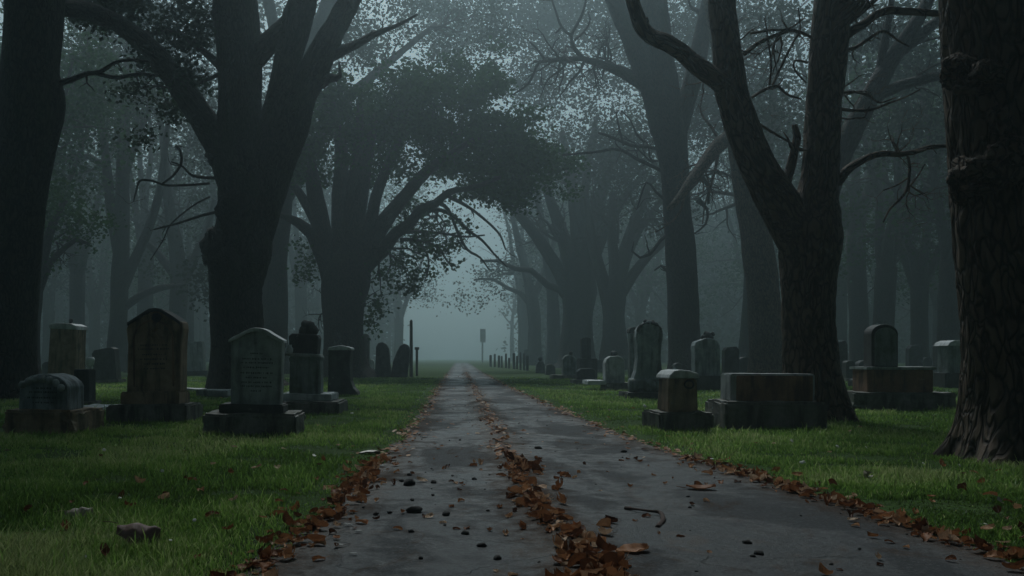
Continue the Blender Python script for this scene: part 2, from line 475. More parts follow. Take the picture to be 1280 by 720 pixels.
def make_tree(name, label, Y, trunk, limbs=(), twigs=(), blobs=(), shade_blobs=(), leaf=(.16, 40, .35), bark=None, seg=14, step=.5,
              ridge=0, flare=None, burls=(), group=None, leafm=None, growths=(), rough=.06, twig_seg=5, tipleaf=0):
    bx = trunk[0]; b0 = P(bx[0], bx[1], Y)
    base = (b0.x, Y, gzf(b0.x, Y))
    root = empty(name, base, label, 'tree', group)
    rs = random.Random(len(label) * 7 + int(Y * 10)); rng = np.random.default_rng(int(Y * 100) + len(label))
    bark = bark or M_bark
    mb = MB(); pts = px_path(trunk, Y)
    p0 = pts[0]; pts = [(p0[0], p0[1], base[2] - .15, p0[3])] + (pts if p0[2] > base[2] + .02 else pts[1:])
    tube(mb, pts, seg=seg, step=step, ridge=ridge, flare=flare, seed=Y * .37, rough=rough)
    for (bxp, byp, br, dy, sq) in burls:
        q = P(bxp, byp, Y + dy); burl(mb, q, br * Y / F, sq, seed=bxp * .1)
    mb.build('trunk', bark, root)
    if limbs:
        for l in limbs:
            lb = MB(); tube(lb, px_path(l, Y), seg=max(8, seg * 2 // 3), step=step, ridge=ridge * .7, seed=l[0][0] * .13, rough=rough)
            lb.build('limb', bark, root)
    tb = MB(); tips = []
    for t in twigs:
        tube(tb, px_path(t, Y), seg=twig_seg, step=step * .6, rough=.05)
        # small side twigs on the drawn ones
        pp = px_path(t, Y)
        for k in range(rs.randint(1, 3)):
            q = pp[rs.randrange(1, len(pp))]
            grow(tb, q, (rs.gauss(0, 1), rs.gauss(0, 1), rs.gauss(-.1, .6)), rs.uniform(12, 34) * Y / F, max(.004, q[3] * .6), 1, rs, seg=4, kids=(0, 2))
    for g in growths:   # (px, py, dx, dz, len_px, r_px, depth, grav, n)
        px_, py_, dx, dz, ln, rp, dep, grav, cnt = g
        for k in range(cnt):
            q = P(px_ + rs.uniform(-4, 4), py_ + rs.uniform(-4, 4), Y)
            grow(tb, q, (dx + rs.gauss(0, .25), rs.gauss(0, .4), dz + rs.gauss(0, .25)), ln * rs.uniform(.7, 1.2) * Y / F, rp * Y / F, dep, rs, seg=5, wig=.3, grav=grav, tips=tips)
    if tb.n: tb.build('branches', bark, root)
    allb = px_blobs(blobs, Y) + list(shade_blobs)  # second list: unseen clumps added overhead to shade the near air
    if allb:
        size, per, sig = leaf
        C = blob_centers(allb, rng)
        if tipleaf and tips:
            T = np.array([t_[:] for t_ in tips]); T = T[(T[:, 2] > tipleaf) & (rng.random(len(T)) < .6)]
            C = np.concatenate([C, T + rng.normal(0, .25, (len(T), 3))])
        V, Fc = leaves(C, sig, per, size, rng)
        fastmesh('crown', V, Fc, leafm or M_leaf, root)
    return root
#@@STONES
# ------------------------------------------------------------------ stones
def outline_arch(w, h, shoulder=0.0, n=14):
    """round-headed outline, width w, total height h"""
    r = w / 2
    pts = [(-r, 0), (r, 0)]
    hs = h - r * (1 - shoulder)
    for i in range(n + 1):
        a = math.pi * i / n
        pts.append((r * math.cos(a), hs + (h - hs) * math.sin(a)))
    return pts

def slab_bm(outline, depth, bevel=.012, bseg=2, y=0, jitter=0.0, seed=1):
    bm = bmesh.new()
    vs = [bm.verts.new((x, y - depth / 2, z)) for x, z in outline]
    f = bm.faces.new(vs)
    r = bmesh.ops.extrude_face_region(bm, geom=[f])
    bmesh.ops.translate(bm, verts=[v for v in r['geom'] if isinstance(v, bmesh.types.BMVert)], vec=(0, depth, 0))
    bmesh.ops.recalc_face_normals(bm, faces=bm.faces)
    if bevel:
        es = [e for e in bm.edges if len(e.link_faces) == 2 and e.calc_face_angle(0) > .5]
        bmesh.ops.bevel(bm, geom=es, offset=bevel, segments=bseg, affect='EDGES', profile=.6, clamp_overlap=True)
    return bm

def box_bm(x0, x1, y0, y1, z0, z1, bevel=.015, top=(1, 1), rough=0.0, seed=0):
    bm = bmesh.new()
    cx, cy = (x0 + x1) / 2, (y0 + y1) / 2
    g = bmesh.ops.create_cube(bm, size=1)['verts']
    for v in g:
        kx = top[0] if v.co.z > 0 else 1; ky = top[1] if v.co.z > 0 else 1
        v.co = Vector((cx + v.co.x * (x1 - x0) * kx, cy + v.co.y * (y1 - y0) * ky, z0 + (v.co.z + .5) * (z1 - z0)))
    if rough:
        bmesh.ops.subdivide_edges(bm, edges=bm.edges, cuts=6, use_grid_fill=True)
        for v in bm.verts:
            n = noise.noise_vector(v.co * 3.5 + Vector((seed, 0, 0))); v.co += n * rough
            n = noise.noise_vector(v.co * 11 + Vector((0, seed, 0))); v.co += n * rough * .4
    if bevel:
        es = [e for e in bm.edges if len(e.link_faces) == 2 and e.calc_face_angle(0) > .6]
        bmesh.ops.bevel(bm, geom=es, offset=bevel, segments=2, affect='EDGES', clamp_overlap=True)
    return bm

def lathe_bm(prof, seg=18, cx=0, cy=0, noise_amp=0.0, sx=1, sy=1):
    bm = bmesh.new(); rings = []
    for r, z in prof:
        ring = []
        for j in range(seg):
            a = 2 * math.pi * j / seg
            k = 1 + noise_amp * noise.noise(Vector((math.cos(a) * 2, math.sin(a) * 2, z * 9)))
            ring.append(bm.verts.new((cx + r * k * math.cos(a) * sx, cy + r * k * math.sin(a) * sy, z)))
        rings.append(ring)
    for a, b in zip(rings, rings[1:]):
        for j in range(seg):
            bm.faces.new((a[j], a[(j + 1) % seg], b[(j + 1) % seg], b[j]))
    bm.faces.new(rings[-1]); bm.faces.new(list(reversed(rings[0])))
    return bm

def add_bm(name, bm, m, parent, smooth=False, loc=(0, 0, 0)):
    me = bpy.data.meshes.new(name); bm.to_mesh(me); bm.free()
    me.materials.append(m)
    if smooth: me.polygons.foreach_set('use_smooth', [True] * len(me.polygons))
    o = bpy.data.objects.new(name, me); o.location = loc
    if name in SUBPARTS and parent is not None:
        for ch in parent.children:
            if ch.name.split('.')[0] in ('tablet', 'block', 'shaft', 'lower_tablet', 'slab'):
                parent = ch; break
    return link(o, parent)
SUBPARTS = {'inscription', 'scalloped_border', 'cornice', 'coping', 'raised_border', 'medallion', 'carved_emblem', 'carved_ring', 'carved_crest', 'knotted_ornament', 'panel', 'hood', 'corner_column', 'knob'}

class Stone:
    """all coordinates in photo pixels at the stone's own distance"""
    def __init__(s, name, label, cx, gpy, cat='headstone', group=None, yaw=0, tilt=(0, 0), Y=None):
        s.Y = Y or gy(gpy); s.k = s.Y / F; s.cx = cx
        s.gpy = VY + F / s.Y
        x = (cx - VX) / F * s.Y
        s.z0 = gzf(x, s.Y)
        s.root = empty(name, (x, s.Y, s.z0 - .01), label, cat, group, rz=yaw, tilt=tilt)
    def X(s, px): return (px - s.cx) * s.k
    def Z(s, py): return (s.gpy - py) * s.k
    def box(s, part, x0, x1, top, bot, d, m, y=0, bevel=.018, taper=(1, 1), rough=.006, name_label=None):
        z0 = -.08 if bot >= s.gpy - .5 else s.Z(bot)
        # y: centre of the part behind the front of the base
        o = add_bm(part, box_bm(s.X(x0), s.X(x1), y - d / 2, y + d / 2, z0, s.Z(top), bevel, taper, rough, seed=x0), m, s.root)
        if name_label: o['label'] = name_label
        return o
    def slab(s, part, pts, d, m, y=0, bevel=.015, name_label=None):
        o = add_bm(part, slab_bm([(s.X(a), s.Z(b)) for a, b in pts], d, bevel, y=y), m, s.root)
        if name_label: o['label'] = name_label
        return o
    def lathe(s, part, prof, m, y=0, px=None, sx=1, sy=1, na=0.0):
        return add_bm(part, lathe_bm([(r * s.k, s.Z(z)) for r, z in prof], cx=s.X(px if px is not None else s.cx), cy=y, sx=sx, sy=sy, noise_amp=na), m, s.root, smooth=True)
    def lines(s, x0, x1, rows, yf, seed=1, hpx=2.2):
        """worn rows of cut marks, not readable in the photo either"""
        rs = random.Random(seed); bm = bmesh.new()
        for py, w in rows:
            c = (x0 + x1) / 2; hw = (x1 - x0) / 2 * w; x = c - hw
            while x < c + hw:
                l = rs.uniform(.6, 2.0)
                g = bmesh.ops.create_cube(bm, size=1)['verts']
                hh = hpx * rs.uniform(.6, 1)
                for v in g:
                    v.co = Vector((s.X(x + l / 2) + v.co.x * l * s.k * .8, yf + v.co.y * .004, s.Z(py + rs.uniform(-.3, .3)) + v.co.z * hh * s.k))
                x += l + rs.choice([.5, .6, .8, 2.2])
        return add_bm('inscription', bm, M_groove, s.root)

def arch_pts(x0, x1, top, bot, spring, n=12):
    """pixel outline going round: bottom-left, bottom-right, up and over the arch"""
    c = (x0 + x1) / 2; r = (x1 - x0) / 2
    pts = [(x0, bot), (x1, bot)]
    for i in range(n + 1):
        a = math.pi * i / n
        pts.append((c + r * math.cos(a), spring - (spring - top) * math.sin(a)))
    return pts
#@@SCENE
# ---- left of the road
# small scalloped block at the left edge
s = Stone('headstone', 'small squat headstone with scalloped curved top on a rough brown base, at the left edge', 50, 548, yaw=R(-3), tilt=(0, R(1)))
s.box('base', 3, 92, 517, 548, .95, S_brown, y=.45, bevel=.03, rough=.03)
s.slab('block', [(14, 519), (78, 519), (78, 487), (74, 481), (66, 475), (52, 471.5), (40, 472), (28, 475), (19, 481), (15, 488)], .46, S_blue, y=.36, bevel=.03)
sc_ = bmesh.new()
for i, (a, b_) in enumerate([(20, 486), (28, 481.5), (37, 479), (46, 478.5), (55, 479.5), (63, 483), (70, 489)]):
    g = bmesh.ops.create_uvsphere(sc_, u_segments=12, v_segments=8, radius=5 * s.k)['verts']
    for v in g: v.co = Vector((s.X(a) + v.co.x, .12 + v.co.y * .8, s.Z(b_) + v.co.z))
add_bm('scalloped_border', sc_, S_grey, s.root, smooth=True)
s.lines(24, 68, [(490, .55), (495, .8), (502, .9), (508, .6)], .128, 3)

# tall brownish tapering pillar, leaning a little
s = Stone('headstone', 'tall tan brown pillar headstone with a tiny ball on top, behind the scalloped block', 74, 492, tilt=(0, R(2.5)))
s.box('pillar', 57, 92, 410, 492, .75, S_brown, y=.4, taper=(.93, .93), rough=.012)
s.slab('cap', [(57, 411), (92, 411), (91, 406), (84, 403.5), (66, 403.5), (58, 406)], .8, S_pale_lit, y=.4)
s.lathe('finial', [(1, 404), (2.4, 402), (2.8, 400), (2, 398), (.5, 397)], S_dark, y=.4, px=77)
# dark low block beside it
s = Stone('headstone', 'low dark block headstone right of the tall tan pillar', 98, 508)
s.box('block', 89, 108, 462, 508, .4, S_dark, y=.3, taper=(.97, .95), rough=.01)
s.box('base', 84, 113, 502, 508, .6, S_base, y=.3)
# small urn with pale rim
s = Stone('grave_urn', 'little stone urn with a pale rim left of the leaning grey slab', 112, 481, cat='urn')
s.lathe('pedestal', [(5, 481), (5, 476), (3, 474), (3, 462), (4.5, 460)], S_grey)
s.lathe('bowl', [(2, 460), (5, 456), (6.2, 451), (5, 447), (4.4, 447), (2, 449)], S_pale_lit)
s = Stone('headstone', 'plain dark grey slab headstone leaning to the right, left of the tall pedimented stone', 133, 479, tilt=(0, R(-4)))
s.slab('slab', [(118, 479), (147, 479), (146, 437), (142, 434.5), (121, 437), (118, 441)], .5, S_dark, y=.2)
s.box('base', 114, 151, 475, 479, .9, S_base, y=.2)
# flat ledger in the grass between
s = Stone('grave_ledger', 'flat pale grave ledger lying in the grass left of the tall pedimented stone', 116, 514, cat='grave ledger')
s.box('slab', 92, 134, 507, 513, 1.3, S_pale_lit, y=.3, rough=.02)
s.box('kerb', 90, 136, 511.5, 514, 1.42, S_base, y=.3)

# tall headstone with pediment
s = Stone('headstone', 'tallest brown headstone with shouldered peaked top and carved medallion, on two steps', 185, 530, tilt=(R(-1), R(-.8)))
s.box('base', 131, 232, 506, 530, .95, S_base, y=.48, bevel=.03, rough=.02)
s.box('plinth', 145, 219, 490, 507, .6, S_brown, y=.48, bevel=.02)
t = s.slab('tablet', [(150, 491), (219, 491), (219, 470), (220, 430), (222, 410), (221, 402), (212, 396), (203, 391), (196, 387), (188, 385.5), (180, 386.5), (173, 391), (163, 397), (153, 403), (150, 410), (152, 430)], .36, S_brown, y=.46, bevel=.025)
s.slab('cornice', [(152, 406), (163, 399.5), (174, 393.5), (181, 389), (188, 388), (195, 389), (202, 394), (210, 399), (219.5, 405), (219.5, 401), (211, 394.5), (203, 389.5), (196, 385), (188, 383.5), (180, 384.5), (172, 389.5), (163, 395), (152, 402)], .44, S_dark, y=.46, bevel=.006)
fr = bmesh.new()
for (x0, x1, zt, zb) in [(159, 161, 425, 484), (209, 211, 425, 484)]:
    g = bmesh.ops.create_cube(fr, size=1)['verts']
    for v in g: v.co = Vector((s.X((x0 + x1) / 2) + v.co.x * 2 * s.k, .278 + v.co.y * .02, s.Z((zt + zb) / 2) + v.co.z * (zb - zt) * s.k))
for i in range(15):
    a = math.pi * i / 14
    g = bmesh.ops.create_cube(fr, size=1)['verts']
    for v in g:
        q = Matrix.Rotation(-(a - math.pi / 2), 4, 'Y') @ Vector((v.co.x * 5.8 * s.k, 0, v.co.z * 2 * s.k))
        v.co = Vector((s.X(185 + 25 * math.cos(a)) + q.x, .278 + v.co.y * .0, s.Z(425 - 25 * math.sin(a)) + q.z)) + Vector((0, 0.012 * (1 if v.co.y > 0 else -1), 0))
add_bm('raised_border', fr, S_rust, s.root)
s.lathe('medallion', [(0.5, 0), (1, 0)], S_dark) if False else None
md = bmesh.new()
g = bmesh.ops.create_cone(md, cap_ends=True, segments=20, radius1=7 * s.k, radius2=5 * s.k, depth=.04)['verts']
for v in g: v.co = Vector((s.X(189) + v.co.x, .272 - v.co.z, s.Z(396) + v.co.y))
g = bmesh.ops.create_uvsphere(md, u_segments=10, v_segments=8, radius=3.4 * s.k)['verts']
for v in g: v.co = Vector((s.X(189) + v.co.x, .25 + v.co.y * .5, s.Z(396) + v.co.z))
add_bm('medallion', md, S_dark, s.root)
md = bmesh.new()
for (a, b_, r_) in [(186, 409, 5), (180, 415, 4), (192, 415, 4), (186, 418, 4.5), (176, 420, 2.6), (196, 420, 2.6)]:
    g = bmesh.ops.create_uvsphere(md, u_segments=10, v_segments=8, radius=r_ * s.k)['verts']
    for v in g: v.co = Vector((s.X(a) + v.co.x, .282 + v.co.y * .3, s.Z(b_) + v.co.z))
add_bm('carved_emblem', md, S_brown, s.root, smooth=True)
s.lines(164, 206, [(431, .8), (436, .95), (443, .7), (449, .85), (455, .6), (461, .75)], .279, 5)

s = Stone('headstone', 'plain far grey headstone with flat top between the tallest brown stone and the big trunk', 243, 470, tilt=(0, R(-1.5)))
s.box('slab', 231, 255, 427, 470, .6, S_grey, y=.3, taper=(.86, .9))
s.box('base', 226, 260, 464, 470, 1.0, S_dark, y=.3)
for (n_, l_, x0, x1, tp, gp, m_) in [('grave_ledger', 'thin tilted pale ledger slab right of the tallest brown headstone', 222, 248, 486, 490.5, S_pale_lit),
                                 ('grave_ledger', 'low grey ledger slab at the foot of the big burled trunk', 246, 284, 489, 499, S_grey)]:
    s = Stone(n_, l_, (x0 + x1) / 2, gp, cat='grave ledger', tilt=(0, R(3) if x0 == 222 else 0))
    s.box('slab', x0, x1, tp, gp - 2, .9, m_, y=.4, rough=.02)
    s.box('kerb', x0 - 2, x1 + 2, gp - 2.5, gp, 1.0, S_base, y=.4, rough=.02)

# grey headstone with ogee top
s = Stone('headstone', 'broad grey headstone with an ogee peaked top and worn lettering, on a dark stepped base', 311, 546, tilt=(R(1), R(.9)), yaw=R(2))
s.box('base', 252, 370, 519, 546, .8, S_base, y=.42, bevel=.03, rough=.025)
s.box('plinth', 269, 350, 508, 520, .46, S_dark, y=.42, bevel=.02)
og = [(282, 510), (345, 510), (347, 427), (341, 424), (334, 420.5), (327, 416.5), (320, 413.5), (313, 412.5), (306, 414), (299, 417), (292, 421.5), (285, 424.5), (281, 428)]
s.slab('tablet', og, .24, S_grey, y=.40, bevel=.02)
s.slab('coping', [(279, 429.5), (285, 427), (292, 424), (299, 419.5), (306, 416.3), (313, 414.8), (320, 416), (327, 419), (334, 423), (341, 426.5), (349, 429.5), (348.5, 425.5), (341, 421.5), (334, 417.5), (327, 413), (320, 410.8), (313, 410), (306, 411.5), (299, 414.5), (292, 418.5), (285, 422), (279, 426)], .31, S_pale_lit, y=.40, bevel=.008)  # pale coping paints in the lit top edge
s.lines(292, 336, [(443, .35), (450, .8), (455, .9), (461, .75), (468, .9), (474, .6), (480, .85), (485, .9), (491, .3)], .278, 9)

# monument with draped ornament
s = Stone('monument', 'two tier monument with a draped figure on top behind the ogee headstone', 380, 519, cat='monument')
s.box('base', 341, 424, 502, 519, 1.3, S_base, y=.6, bevel=.03, rough=.02)
s.box('step', 346, 413, 493, 501.9, .9, S_pale_lit, y=.6, bevel=.03, rough=.02)
s.slab('lower_tablet', [(357, 504), (397, 504), (397, 452), (399, 447), (396, 443.5), (386, 442), (370, 442), (360, 444), (356.5, 448), (358, 454)], .42, S_green, y=.5, bevel=.03)
s.slab('upper_block', [(358, 443), (393, 443), (395, 422), (393, 418), (360, 416), (356, 420)], .36, S_dark, y=.5, bevel=.03)
s.slab('ledge', [(352, 445), (396, 447), (396, 443), (352, 441)], .5, S_grey, y=.5)
s.lathe('urn', [(3, 443), (4.5, 440), (5, 436), (3, 433), (3.5, 431)], S_pale_lit, y=.2, px=359)
fig = lathe_bm([(12 * s.k, s.Z(418)), (13 * s.k, s.Z(412)), (11 * s.k, s.Z(408)), (8 * s.k, s.Z(405)), (7 * s.k, s.Z(402)), (2 * s.k, s.Z(400))], cx=s.X(380), cy=.5, seg=20, noise_amp=.35, sy=.6)
g = bmesh.ops.create_uvsphere(fig, u_segments=14, v_segments=10, radius=6 * s.k)['verts']
for v in g:
    n_ = noise.noise(v.co * 14); v.co = Vector((s.X(377) + v.co.x * (1.1 + n_ * .4), .48 + v.co.y, s.Z(405) + v.co.z * (.95 + n_ * .4)))
add_bm('draped_figure', fig, S_dark, s.root, smooth=True)

s = Stone('headstone', 'black pillar headstone with top cap coloured pale as if lit and flared foot beside the leafy tree', 429, 495)
s.slab('pillar', [(408, 495), (448, 495), (446, 489), (441, 484), (438, 476), (437, 455), (438.5, 436), (410, 436), (410, 470), (409, 486)], .62, S_dark, y=.35, bevel=.03)
s.slab('cap', [(409, 437), (439.5, 437), (439, 434), (432, 432), (425, 431), (417, 432), (410, 434)], .7, S_pale_lit, y=.35, bevel=.02)  # paleness is the lit top put into the colour

s = Stone('headstone', 'round topped weathered headstone, left one of the leaning pair by the thin pole', 478, 472, tilt=(0, R(-2)))
s.slab('tablet', [(468, 472), (490, 472), (488, 455), (487, 437), (484, 431), (479, 428), (474, 429), (471, 434), (470, 450)], .5, S_dark, y=.3, bevel=.05)
s = Stone('headstone', 'round topped headstone slanting right, right one of the leaning pair by the thin pole', 500, 472, tilt=(0, R(3)))
s.slab('tablet', [(488, 472), (509, 472), (510, 455), (511, 437), (508, 431), (503, 429), (498, 432), (494, 440), (490, 452)], .5, S_dark, y=.3, bevel=.05)
s = Stone('headstone', 'narrow upright headstone standing against the right side of the leafy tree trunk', 456, 470)
s.slab('tablet', arch_pts(450, 461, 417, 470, 421, 6), .5, S_dark, y=.3, bevel=.03)
s.box('base', 447, 466, 466, 470, 1, S_base, y=.3)
s = Stone('wooden_post', 'tall thin weathered pole beside the leaning pair of headstones', 514, 471, cat='post')
s.box('shaft', 511.8, 516.2, 402, 471, .17, M_wood, bevel=.01, taper=(.8, .8))
s.slab('point', [(512, 402), (516, 402), (515, 399.5), (513.4, 399.5)], .12, M_wood, bevel=.005)
s = Stone('wooden_post', 'short dark post with a wider cap at the road edge', 521, 470, cat='post')
s.box('shaft', 519.6, 522.6, 437, 470, .14, M_wood, bevel=.01)
s.box('cap', 518.4, 524, 434, 437.2, .22, M_wood, bevel=.01)
# small stones on the far left lawn
for (cx, gp, w, tp, m_, l_) in [(60, 475, 16, 452, S_dark, 'tiny dark far headstone glimpsed left of the tall tan pillar'),
                                (165, 466, 14, 440, S_dark, 'small far headstone hidden partly behind the tallest brown stone'),
                                (268, 472, 15, 452, S_grey, 'tiny far headstone at the left root of the big burled trunk'),
                                (464, 465, 8, 450, S_grey, 'tiny far headstone between the leafy tree and the leaning pair')]:
    s = Stone('headstone', l_, cx, gp)
    s.slab('tablet', arch_pts(cx - w / 2, cx + w / 2, tp, gp, tp + 5, 8), .4, m_, y=.2)
    s.box('base', cx - w * .7, cx + w * .7, gp - 3, gp, .8, S_base, y=.2)

# ---- right of the road
s = Stone('headstone', 'small brown pillar stone with a slanted cap coloured pale as if lit and carved ring, on a grey block', 860, 541, yaw=R(9), tilt=(0, R(.8)))
s.box('base', 823, 896, 516, 541, .7, S_base, y=.36, bevel=.025, rough=.02)
s.box('shaft', 839, 880, 472, 517, .42, S_brown, y=.36, bevel=.03, taper=(.93, .93), rough=.012)
s.box('corner_column', 838, 847, 473, 516.5, .12, S_brown, y=.17, bevel=.03)
s.slab('cap', [(838, 474), (880, 473), (878, 467), (866, 463.5), (854, 462.5), (845, 464), (840, 469)], .5, S_pale_lit, y=.36, bevel=.02)  # cap colour stands in for the light on its top
rg = bmesh.new()
for i in range(20):
    a = 2 * math.pi * i / 20
    g = bmesh.ops.create_uvsphere(rg, u_segments=6, v_segments=5, radius=1.3 * s.k)['verts']
    for v in g: v.co = v.co + Vector((s.X(867 + 6 * math.cos(a)), .155, s.Z(481 + 5 * math.sin(a))))
add_bm('carved_ring', rg, S_dark, s.root, smooth=True)

s = Stone('headstone', 'long low rust brown headstone with a plain panel, in front of the forked tree', 974, 538, yaw=R(3), tilt=(0, R(.5)))
s.box('base', 907, 1038, 504, 538, .95, S_base, y=.5, bevel=.035, rough=.02)
s.box('block', 921, 1031, 469, 505, .45, S_grey, y=.5, bevel=.02)
s.box('panel', 928, 1027, 471.5, 504, .03, S_rust, y=.268, bevel=.006)

s = Stone('headstone', 'round headed tablet on a wide red brown pedestal, between the two big right trunks', 1132, 514)
s.box('base', 1068, 1197, 490, 514, 1.1, S_base, y=.55, bevel=.03, rough=.02)
s.box('pedestal', 1091, 1174, 461, 491, .7, S_rust, y=.55, bevel=.02)
s.box('ledge', 1088, 1176, 458, 461.5, .8, S_grey, y=.55, bevel=.012)
s.slab('tablet', arch_pts(1099, 1133, 403.5, 458.5, 416), .36, S_dark, y=.5, bevel=.02)
s.slab('panel', arch_pts(1103, 1131, 408, 457, 419), .03, S_green, y=.312, bevel=.004)

s = Stone('headstone', 'tall curved headstone with carved crest, flared foot and scroll base, right of the thin pillar', 815, 499)
s.box('base', 784, 841, 491, 499, 1.3, S_dark, y=.65, bevel=.03, rough=.03)
rl = lathe_bm([(1, 0), (8.4, .3), (9, 1), (9, 49), (8.4, 49.7), (1, 50)], seg=20)
for v in rl.verts: v.co = Vector((s.X(790) + v.co.z * s.k, .45 + v.co.y * s.k, s.Z(482.5) + v.co.x * s.k))
add_bm('scroll', rl, S_green, s.root, smooth=True)
s.slab('tablet', [(793, 481), (838, 481), (835, 472), (832, 460), (831, 445), (832, 430), (834, 421), (833, 412), (829, 407), (824, 404), (819, 400), (813, 400), (809, 404), (804, 407), (800, 413), (799, 421), (800, 432), (801, 448), (799, 464)], .42, S_blue, y=.6, bevel=.04)
cr = bmesh.new()
rs_ = random.Random(4)
for i in range(20):
    a = math.pi * (i / 19); rr_ = rs_.uniform(1.5, 3)
    g = bmesh.ops.create_uvsphere(cr, u_segments=8, v_segments=6, radius=rr_ * s.k)['verts']
    for v in g: v.co = v.co + Vector((s.X(816.5 + 14.5 * math.cos(a)), .42, s.Z(414 - 11 * math.sin(a))))
for (a, b_, r_) in [(816, 403, 4.5), (812, 401, 3), (821, 402, 3), (816, 409, 4)]:
    g = bmesh.ops.create_uvsphere(cr, u_segments=8, v_segments=6, radius=r_ * s.k)['verts']
    for v in g: v.co = v.co + Vector((s.X(a), .48, s.Z(b_)))
add_bm('carved_crest', cr, S_dark, s.root, smooth=True)

s = Stone('headstone', 'thin round topped pillar stone left of the tall curved headstone', 792, 484)
s.slab('pillar', arch_pts(788, 798, 410, 484, 415, 8), .4, S_green, y=.25, bevel=.03)
s.slab('hood', arch_pts(786.5, 798.5, 408.6, 416, 413.5, 8), .5, S_dark, y=.25, bevel=.02)
s = Stone('headstone', 'dark square shouldered headstone with a knotted ornament, at the foot of the tall trunk', 888, 489)
s.box('base', 869, 909, 471, 489, 1.0, S_dark, y=.5, bevel=.03, rough=.02)
s.slab('tablet', [(872, 472), (904, 472), (903, 432), (899, 426), (893, 424), (886, 423), (879, 426), (873, 428), (871, 433)], .5, S_blue, y=.5, bevel=.03)
kn = bmesh.new()
for (a, b_, r_) in [(890, 420, 5), (885, 422, 3), (897, 418, 2.6), (894, 423, 4), (888, 417, 2.5)]:
    g = bmesh.ops.create_uvsphere(kn, u_segments=10, v_segments=8, radius=r_ * s.k)['verts']
    for v in g:
        n_ = noise.noise(v.co * 20); v.co = v.co * (1 + .5 * n_) + Vector((s.X(a), .5, s.Z(b_)))
add_bm('knotted_ornament', kn, S_dark, s.root, smooth=True)
s = Stone('headstone', 'grey headstone with rounded corners, dark knob and a side slab, left of the thin pillar', 770, 488)
s.box('base', 757, 796, 478, 488, 1.2, S_base, y=.5, bevel=.03, rough=.02)
s.slab('tablet', [(758, 479), (783, 479), (783, 450), (780, 446), (775, 444), (765, 444.5), (760, 448), (758, 453)], .5, S_grey, y=.5, bevel=.04)
s.box('side_slab', 734, 756.5, 475, 480, 1.4, S_pale_lit, y=.5, rough=.02)
s.lathe('knob', [(3, 445), (4.5, 442), (4.5, 439.5), (2, 438)], S_dark, y=.5, px=771)
s = Stone('headstone', 'dark stele on a low block, second stone from the hazy road end', 734, 476)
s.box('pedestal', 725, 747, 448, 476, 1.2, S_dark, y=.6, bevel=.03, rough=.02)
s.slab('stele', arch_pts(728, 740, 421.5, 449, 424, 6), .5, S_dark, y=.5, bevel=.03)
s = Stone('headstone', 'small dark block with rounded pale left edge below the dark stele', 733, 481)
s.slab('block', [(722, 481), (746, 481), (745, 463), (741, 460.5), (727, 461), (722, 465)], .6, S_dark, y=.4, bevel=.05)
s.box('base', 716, 748, 475, 481, 1.0, S_base, y=.4)
s = Stone('headstone', 'grey headstone with an arched left shoulder, left of the dark stele', 713, 474)
s.slab('tablet', [(704, 474), (723, 474), (722, 450), (718, 446), (712, 443.5), (707, 445), (704, 449)], .7, S_green, y=.4, bevel=.05)
s.box('base', 690, 724, 469, 474, 1.4, S_base, y=.5, rough=.02)
s.lathe('knob', [(2, 444.5), (3, 441.5), (1.5, 439)], S_dark, y=.4, px=715)
s = Stone('headstone', 'small round headed marker furthest along the right verge before the haze', 675, 467)
s.slab('tablet', [(670, 467), (682, 467), (681, 456), (679, 452), (673, 452), (671, 456)], .7, S_dark, y=.4, bevel=.05)
s.lathe('ball', [(1, 452.5), (2.6, 450), (2.6, 447.5), (1, 445.5)], S_dark, y=.4, px=676)
s = Stone('headstone', 'low lumpy far headstone right of the small round headed marker', 688, 469)
s.slab('tablet', [(682, 469), (695, 469), (694, 458), (690, 455), (684, 456)], .7, S_dark, y=.4, bevel=.05)
s = Stone('headstone', 'grey box headstone with pale cap and dark pedestal just left of the rightmost trunk', 1201, 487)
s.box('base', 1182, 1222, 467, 487, 1.2, S_dark, y=.6, bevel=.03)
s.box('block', 1191, 1213, 432, 468, .7, S_green, y=.6, bevel=.02)
s.slab('cap', [(1188, 433), (1216, 433), (1213, 428.5), (1207, 426), (1197, 426), (1191, 428.5)], .9, S_pale_lit, y=.6, bevel=.02)
s = Stone('headstone', 'small pale edged block stone in the grass beside the broad tree foot at right', 1074, 484)
s.box('block', 1068, 1080, 474, 484, .5, S_dark, y=.3, rough=.02)
far_r = [(915, 478, 20, 434, S_dark, 'flat topped far headstone between the knotted stone and the leaning trunk', 0),
         (932, 476, 17, 446, S_dark, 'wide low far headstone against the leaning trunk', 1),
         (1052, 476, 16, 426, S_dark, 'tall dark far headstone right of the forked trunk', 0),
         (1063, 478, 11, 452, S_dark, 'small dark far headstone below the tall dark far one', 1),
         (1082, 477, 17, 451, S_dark, 'low broad far headstone left of the round headed tablet', 1),
         (1145, 470, 18, 431, S_dark, 'far headstone with peaked shoulders right of the round headed tablet', 0),
         (1178, 472, 14, 429, S_dark, 'narrow far headstone with pale top left of the grey box headstone', 1),
         (1160, 466, 10, 447, S_dark, 'tiny far headstone between the peaked and the narrow far ones', 1),
         (848, 476, 9, 455, S_dark, 'tiny far headstone at the foot of the tall forked trunk', 1),
         (750, 466, 9, 450, S_dark, 'tiny far headstone behind the dark stele', 1),
         (658, 458, 6, 437, S_dark, 'far upright headstone at the end of the hazy row', 1)]
